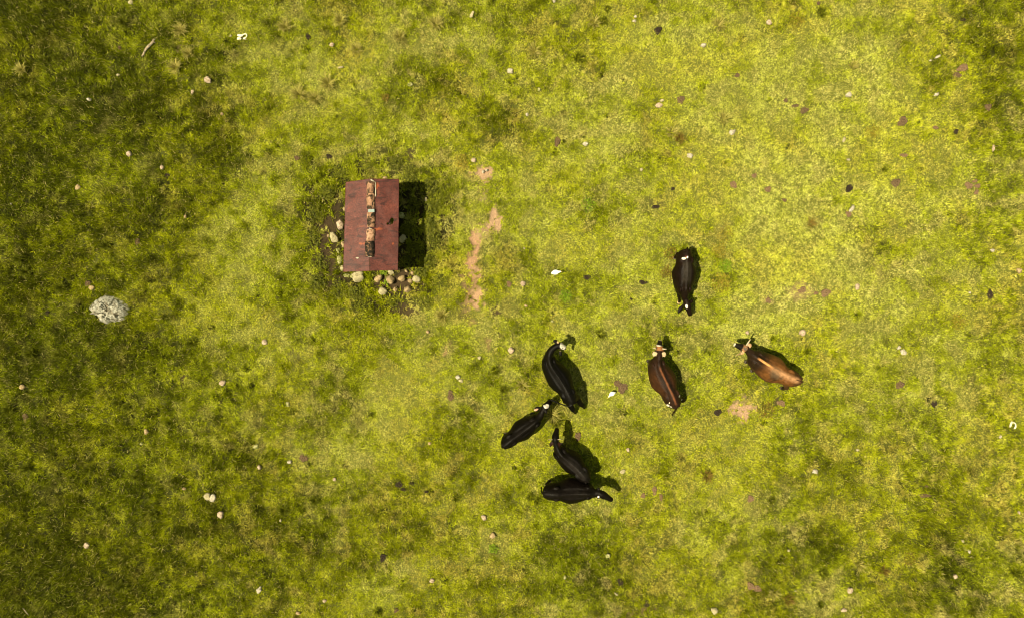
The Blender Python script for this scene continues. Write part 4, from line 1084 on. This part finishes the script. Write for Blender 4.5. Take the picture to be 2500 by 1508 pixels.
for (px, py, r, c_, d_) in [(106, 79, 15, DG, 'small dark tussock'), (300, 52, 17, DG, 'small dark tussock'), (108, 147, 16, DG, 'small dark tussock'), (141, 140, 14, DG, 'small dark tussock'), (62, 237, 15, DG, 'small dark tussock'),
  (238, 223, 14, DG, 'small dark tussock'), (371, 284, 17, DG, 'dark tussock'), (261, 600, 15, DG, 'dark tussock'), (46, 632, 16, DG, 'dark tussock'), (64, 664, 16, DG, 'dark tussock'), (152, 702, 17, DG, 'dark tussock'),
  (243, 650, 14, DG, 'dark tussock'), (75, 862, 17, DG, 'dark tussock'), (144, 865, 15, DG, 'dark tussock'), (24, 1000, 18, DG, 'wide dark tussock'), (287, 983, 14, DG, 'dark tussock'), (307, 993, 12, DG, 'dark tussock'),
  (216, 1146, 15, DG, 'dark tussock'), (66, 1142, 18, DG, 'dark tussock'), (332, 1164, 16, DG, 'dark tussock'), (240, 1245, 13, DG, 'dark tussock'), (372, 1256, 16, DG, 'dark tussock'), (33, 1348, 15, DG, 'dark tussock'),
  (268, 1424, 18, DG, 'wide dark tussock'), (298, 1430, 18, DG, 'wide dark tussock'), (41, 1467, 18, DG, 'wide dark tussock'), (88, 1403, 11, DG, 'dark tussock'), (462, 1308, 14, DG, 'dark tussock'), (385, 1390, 14, DG, 'dark tussock'),
  (692, 1245, 18, DG, 'wide dark tussock'), (768, 1222, 16, DG, 'dark tussock'), (1114, 1216, 18, DG, 'wide dark tussock'), (1210, 903, 19, DG, 'spiky dark tussock'), (1230, 950, 16, MG, 'green tussock'), (1474, 50, 18, DG, 'spiky dark tussock'),
  (1483, 20, 14, DG, 'dark tussock'), (1412, 142, 22, MG, 'green tussock'), (2005, 1470 + 7, 14, DG, 'dark tussock'), (1296, 1212, 17, DG, 'spiky dark tussock'), (1312, 1222, 14, DG, 'dark tussock'), (470, 835, 17, DG, 'dark tussock'),
  (1465, 815, 20, MG, 'green tussock'), (1886, 1222, 15, DG, 'dark tussock'), (2164, 454 - 40, 12, DG, 'dark tussock'), (1725, 1160, 24, BR, 'tan spiky tussock'), (2160, 1395, 20, BR, 'tan spiky tussock'), (1347, 1012, 34, GO, 'golden fountain-shaped tussock'),
  (1356, 1030, 24, MG, 'green fountain-shaped tussock'), (2010, 1398, 20, DG, 'dark tussock'), (1927, 1465, 22, BR, 'tan spiky tussock'), (1275, 940, 24, GO, 'pale golden tussock'), (1303, 130 - 5, 26, GO, 'pale golden tussock'),
  (1450, 55, 24, GO, 'pale golden tussock'), (1765, 290, 30, GO, 'pale straw tussock'), (2085, 160, 20, GO, 'pale straw tussock'), (2375, 1395 + 100, 20, MG, 'green tussock'), (2482, 1400, 20, DG, 'spiky dark tussock'),
  (440, 75, 22, GO, 'pale straw tussock'), (428, 165, 22, GO, 'pale straw tussock'), (460, 130, 18, GO, 'pale straw tussock'), (695, 65, 20, GO, 'pale straw tussock'), (830, 50, 22, GO, 'pale straw tussock'), (800, 205, 26, GO, 'pale straw tussock'),
  (730, 230, 24, GO, 'pale straw tussock'), (768, 240, 24, GO, 'pale straw tussock'), (1065, 60, 22, GO, 'pale straw tussock'), (975, 90, 20, GO, 'pale straw tussock'), (870, 120, 20, GO, 'pale straw tussock'), (52, 170, 18, GO, 'pale straw tussock'),
  (1890, 1455 - 5, 22, GO, 'pale straw tussock'), (2100, 1380, 22, GO, 'pale straw tussock'), (1080, 770, 22, GO, 'pale straw tussock'), (1755, 60, 26, GO, 'pale straw tussock'), (1640, 325, 24, GO, 'pale straw tussock'), (1660, 340, 22, BR, 'tan spiky tussock'),
  (1980, 545, 20, BR, 'tan spiky tussock'), (2005, 110 - 80, 22, DG, 'dark tussock')]:
    tussock(px, py, r, c_[0], c_[1], d_)
def weed(px, py, r, cols, desc, n=90, tall=1.0):
    x0, y0 = T(px, py, .1); g = ghs(x0, y0); rw = r / PPM; rg = np.random.default_rng(int(px + py * 3))
    V, F, Ccol = [], [], []
    for k in range(n):
        a = rg.uniform(0, 6.283); rr_ = rg.uniform(0, 1) ** .6 * rw; L_ = rg.uniform(.035, .08); z = rg.uniform(.03, .16) * tall * (1 - .6 * rr_ / rw) + (ghs(x0 + math.cos(a) * rr_, y0 + math.sin(a) * rr_) - g)
        c0 = Vector((math.cos(a) * rr_, math.sin(a) * rr_, z)); az = rg.uniform(0, 6.283); d = Vector((math.cos(az), math.sin(az), rg.uniform(-.4, .3))).normalized(); s_ = Vector((-d.y, d.x, rg.uniform(-.3, .3))).normalized() * L_ * .32
        o_ = len(V)
        V += [c0, c0 + d * L_ * .45 + s_, c0 + d * L_, c0 + d * L_ * .45 - s_]; F.append((o_, o_ + 1, o_ + 2, o_ + 3))
        q = rg.uniform(); Ccol.append((np.array(cols[0]) * (1 - q) + np.array(cols[1]) * q) * rg.uniform(.7, 1.3))
        if k % 2 == 0:                                              # stem
            b0 = c0 * .1; b0.z = -.02; w_ = Vector((.003, 0, 0)); o_ = len(V); V += [b0 - w_, b0 + w_, c0 + w_, c0 - w_]; F.append((o_, o_ + 1, o_ + 2, o_ + 3)); Ccol.append(np.array(cols[0]) * .6)
    co = np.array([list(v_) for v_ in V]); o = np_mesh('weed_plant', co, np.array(F).ravel(), 4, M_grass, np.array(Ccol), 'FACE', False)
    o.location = (x0, y0, g); tag(o, unique_label(desc, px, py), 'plant', 'leafy weeds growing in the pasture')
OR = ((.14, .13, .010), (.28, .21, .025)); RD = ((.09, .085, .010), (.19, .12, .02))
for (px, py, r, c_, d_, n) in [(1772, 648, 17, BG, 'bright green leafy weed', 160), (1762, 690, 24, OR, 'orange tinged leafy weed', 220), (1757, 610, 18, OR, 'yellowing leafy weed', 110), (1638, 618, 16, RD, 'reddish brown weed', 110), (1632, 668, 20, RD, 'reddish brown weed', 130),
  (1381, 722, 15, BG, 'bright green leafy weed', 170), (1437, 500, 18, BG, 'bright green leafy weed', 110), (1204, 1340, 12, BG, 'bright green leafy weed', 100), (1770, 570, 22, OR, 'yellowing leafy weed', 100), (1870, 1000, 22, RD, 'reddish trailing weed', 140),
  (940, 236, 9, RD, 'small reddish weed', 60), (1040, 740, 20, MG, 'coarse green weed', 150), (880, 740, 26, MG, 'coarse green weed', 200), (830, 705, 24, MG, 'coarse green weed', 200), (1060, 600, 24, MG, 'coarse green weed', 200), (1070, 480, 26, MG, 'coarse green weed', 200),
  (770, 520, 24, MG, 'coarse green weed', 200), (780, 640, 24, MG, 'coarse green weed', 200), (760, 585, 22, MG, 'coarse green weed', 200), (900, 410, 26, MG, 'coarse green weed', 200), (1000, 420, 24, MG, 'coarse green weed', 200), (830, 420, 22, MG, 'coarse green weed', 180),
  (1075, 690, 24, MG, 'coarse green weed', 200), (960, 740, 20, MG, 'coarse green weed', 160), (1948, 45, 20, OR, 'yellowing leafy weed', 90), (2135, 320, 18, OR, 'yellowing leafy weed', 90), (2345, 900 - 115, 20, OR, 'yellowing leafy weed', 90), (2225, 1345 + 20, 18, RD, 'reddish brown weed', 70),
  (1130, 395, 18, OR, 'yellowing leafy weed', 110), (936, 665, 8, BG, 'small bright green weed', 60), (945, 688, 7, BG, 'small bright green weed', 60), (1255, 1195 + 300, 18, MG, 'coarse green weed', 120)]:
    weed(px, py, r, c_, d_, n)
for (px, py, r) in [(1050, 452, 18), (1056, 505, 20), (1048, 548, 18), (1058, 575, 20), (1046, 640, 20), (1000, 440, 20), (1010, 500, 18), (995, 560, 18), (1012, 610, 20), (990, 640, 16), (1026, 665, 16), (800, 470, 20), (775, 690, 20), (870, 715, 20), (965, 400, 18)]:
    weed(px, py, r, MG, 'tall dark green weed', 230, 2.4)

# ------------------------------------------------------------------ grass
def scatter(n, x0, x1, y0, y1, seed, blades=7, big=1.0, inner=None):
    rg = np.random.default_rng(seed)
    x = rg.uniform(x0, x1, n); y = rg.uniform(y0, y1, n)
    if inner:
        k = ~((np.abs(x) < inner[0]) & (np.abs(y) < inner[1])); x = x[k]; y = y[k]
    S_, _ = soil(x, y)
    k = rg.uniform(size=len(x)) > smooth(.1, .85, S_ + (fbm(x, y, 7, 3, 66) - .5) * 1.5) * .97; x = x[k]; y = y[k]
    L, RO, LE = fields(x, y)
    # thin spots and pits, strongest in the rough growth round the shelter
    cl = vn(x, y, 8.0, 41) * .55 + vn(x, y, 17.0, 43) * .45
    pit = fbm(x, y, 2.6, 3, 47)
    c4 = vn(x, y, 4.4, 59) * .65 + vn(x, y, 9.0, 60) * .35
    dk = vn(x, y, 3.1, 57) * .8 + vn(x, y, 7.5, 58) * .2
    bite = smooth(.70, .80, dk) * (LE * .95 + .12)
    p_ = (.42 + .38 * smooth(.5, .1, L) + .8 * smooth(.25, .60, cl)) * (1 - .90 * RO * smooth(.47, .54, pit)) * (1 - .99 * RO * smooth(.50, .42, c4)) * (1 - .6 * RO * smooth(.50, .40, cl)) * (1 - .35 * smooth(.35, .9, L) * smooth(.46, .38, cl))
    k = rg.uniform(size=len(x)) < p_
    x = x[k]; y = y[k]; L = L[k] + bite[k] * .75 + .12 * RO[k]; RO = RO[k]; cl = cl[k]; LE = LE[k]
    # hoof-sized hollows, their shade painted by darkening the grass tint
    for (hx, hy, hr) in HOLLOWS:
        near = np.flatnonzero((np.abs(x - hx) < hr * 1.6) & (np.abs(y - hy) < hr * 1.6))
        if len(near): L[near] += .75 * np.exp(-(((x[near] - hx) ** 2 + (y[near] - hy) ** 2) / hr ** 2) ** 1.3)
    keep = np.ones(len(x), bool)
    for (hx, hy, hr) in HOLLOWS:
        near = np.flatnonzero((np.abs(x - hx) < hr) & (np.abs(y - hy) < hr))
        if len(near): keep[near[(np.hypot(x[near] - hx, y[near] - hy) < hr * .55) & (rg.uniform(size=len(near)) < .75)]] = False
    for (cx, cy, rx, ry, a) in KEEP_OUT:
        near = np.flatnonzero((np.abs(x - cx) < max(rx, ry)) & (np.abs(y - cy) < max(rx, ry)))
        if len(near) == 0: continue
        rx, ry = rx * .78, ry * .78
        dx, dy = x[near] - cx, y[near] - cy
        u = (dx * math.cos(a) + dy * math.sin(a)) / rx; v_ = (-dx * math.sin(a) + dy * math.cos(a)) / ry
        keep[near[(u * u + v_ * v_) < 1.0]] = False
    x = x[keep]; y = y[keep]; L = L[keep]; RO = RO[keep]; cl = cl[keep]; LE = LE[keep]
    n = len(x)
    t1 = fbm(x, y, 2.6, 4, 44, .6)
    q = np.clip(L + (t1 - .5) * 1.2 + rg.normal(0, .15, n), -.35, 1.2)
    stops = np.array([-.35, 0, .25, .5, .75, 1.0, 1.2])
    cols = np.array([(.445, .465, .085), (.362, .390, .032), (.275, .308, .009), (.198, .228, .003), (.142, .164, .0012), (.097, .115, .0008), (.050, .061, .0006)])
    base = np.stack([np.interp(q, stops, cols[:, i]) for i in range(3)], 1)
    dry = (1 - .75 * LE) * smooth(.60, .76, fbm(x, y, 2.2, 3, 46) + (1 - np.clip(L, 0, 1)) * .14 + rg.normal(0, .06, n))
    base = base * (1 - .6 * dry[:, None]) + .6 * dry[:, None] * np.array([.44, .37, .13])
    yel = smooth(.42, .62, fbm(x, y, .45, 3, 48) + .10 * smooth(.5, -6, y) - .05)[:, None] * .6
    base = base * (1 + yel * np.array([.05, -.01, -.7]))
    # every clump of grass has its own shade
    am = .30 + .36 * smooth(0, .6, L)
    base *= (1 + am * 2 * (vn(x, y, 17.0, 53) - .5))[:, None] * rg.uniform(.70, 1.30, n)[:, None]
    hgt = (.066 + .040 * np.clip(L, 0, 1.2) + .055 * RO) * (.55 + .9 * cl) * big * (1 - .25 * dry)
    flow = fbm(x, y, .8, 3, 49) * 6.283 * 2
    B_ = blades
    X = np.repeat(x, B_); Y = np.repeat(y, B_); N = len(X)
    tr_ = np.repeat(.017 + .012 * RO, B_) * big
    X = X + rg.normal(0, 1, N) * tr_; Y = Y + rg.normal(0, 1, N) * tr_
    tf = rg.uniform(0, 6.283, n)
    azi = np.where(rg.uniform(size=N) < .35, np.repeat(flow, B_) + rg.normal(0, .5, N), np.repeat(tf, B_) + rg.normal(0, 1.1, N))
    lean = np.clip(rg.normal(.95, .33, N) + np.repeat(.22 * smooth(.5, .0, L), B_) - np.repeat(.32 * RO, B_), .1, 1.5)
    L_ = np.repeat(hgt, B_) * rg.uniform(.6, 1.35, N) * 1.35
    w = rg.uniform(.005, .0105, N) * (1 + .5 * np.repeat(RO, B_)) * big
    col = np.repeat(base, B_, 0) * np.exp(rg.normal(-.06, 1, N) * np.repeat(.34 + .16 * LE, B_))[:, None]
    col = np.clip(col, 0, .62)
    st = rg.uniform(size=N) < .03
    col[st] = np.array([.55, .47, .17]) * rg.uniform(.7, 1.2, st.sum())[:, None]
    Z = gh(X, Y) - .012
    return blades_np(X, Y, Z, L_, lean, azi, w, None), col
c1, k1 = scatter(560000, -19.2, 19.2, -12.2, 12.2, 5, 6)
c2, k2 = scatter(60000, -34, 34, -26, 26, 6, 4, 2.0, inner=(19.2, 12.2))
co = np.concatenate([c1, c2]); kc = np.concatenate([k1, k2])
g_ = np_mesh('grass', co, np.arange(len(co)), 3, M_grass, kc, 'FACE', False)
tag(g_, 'short yellow-green pasture grass, darker and longer towards the left', 'grass', kind='stuff')
print('grass triangles', len(kc), 'labels', len(USED))
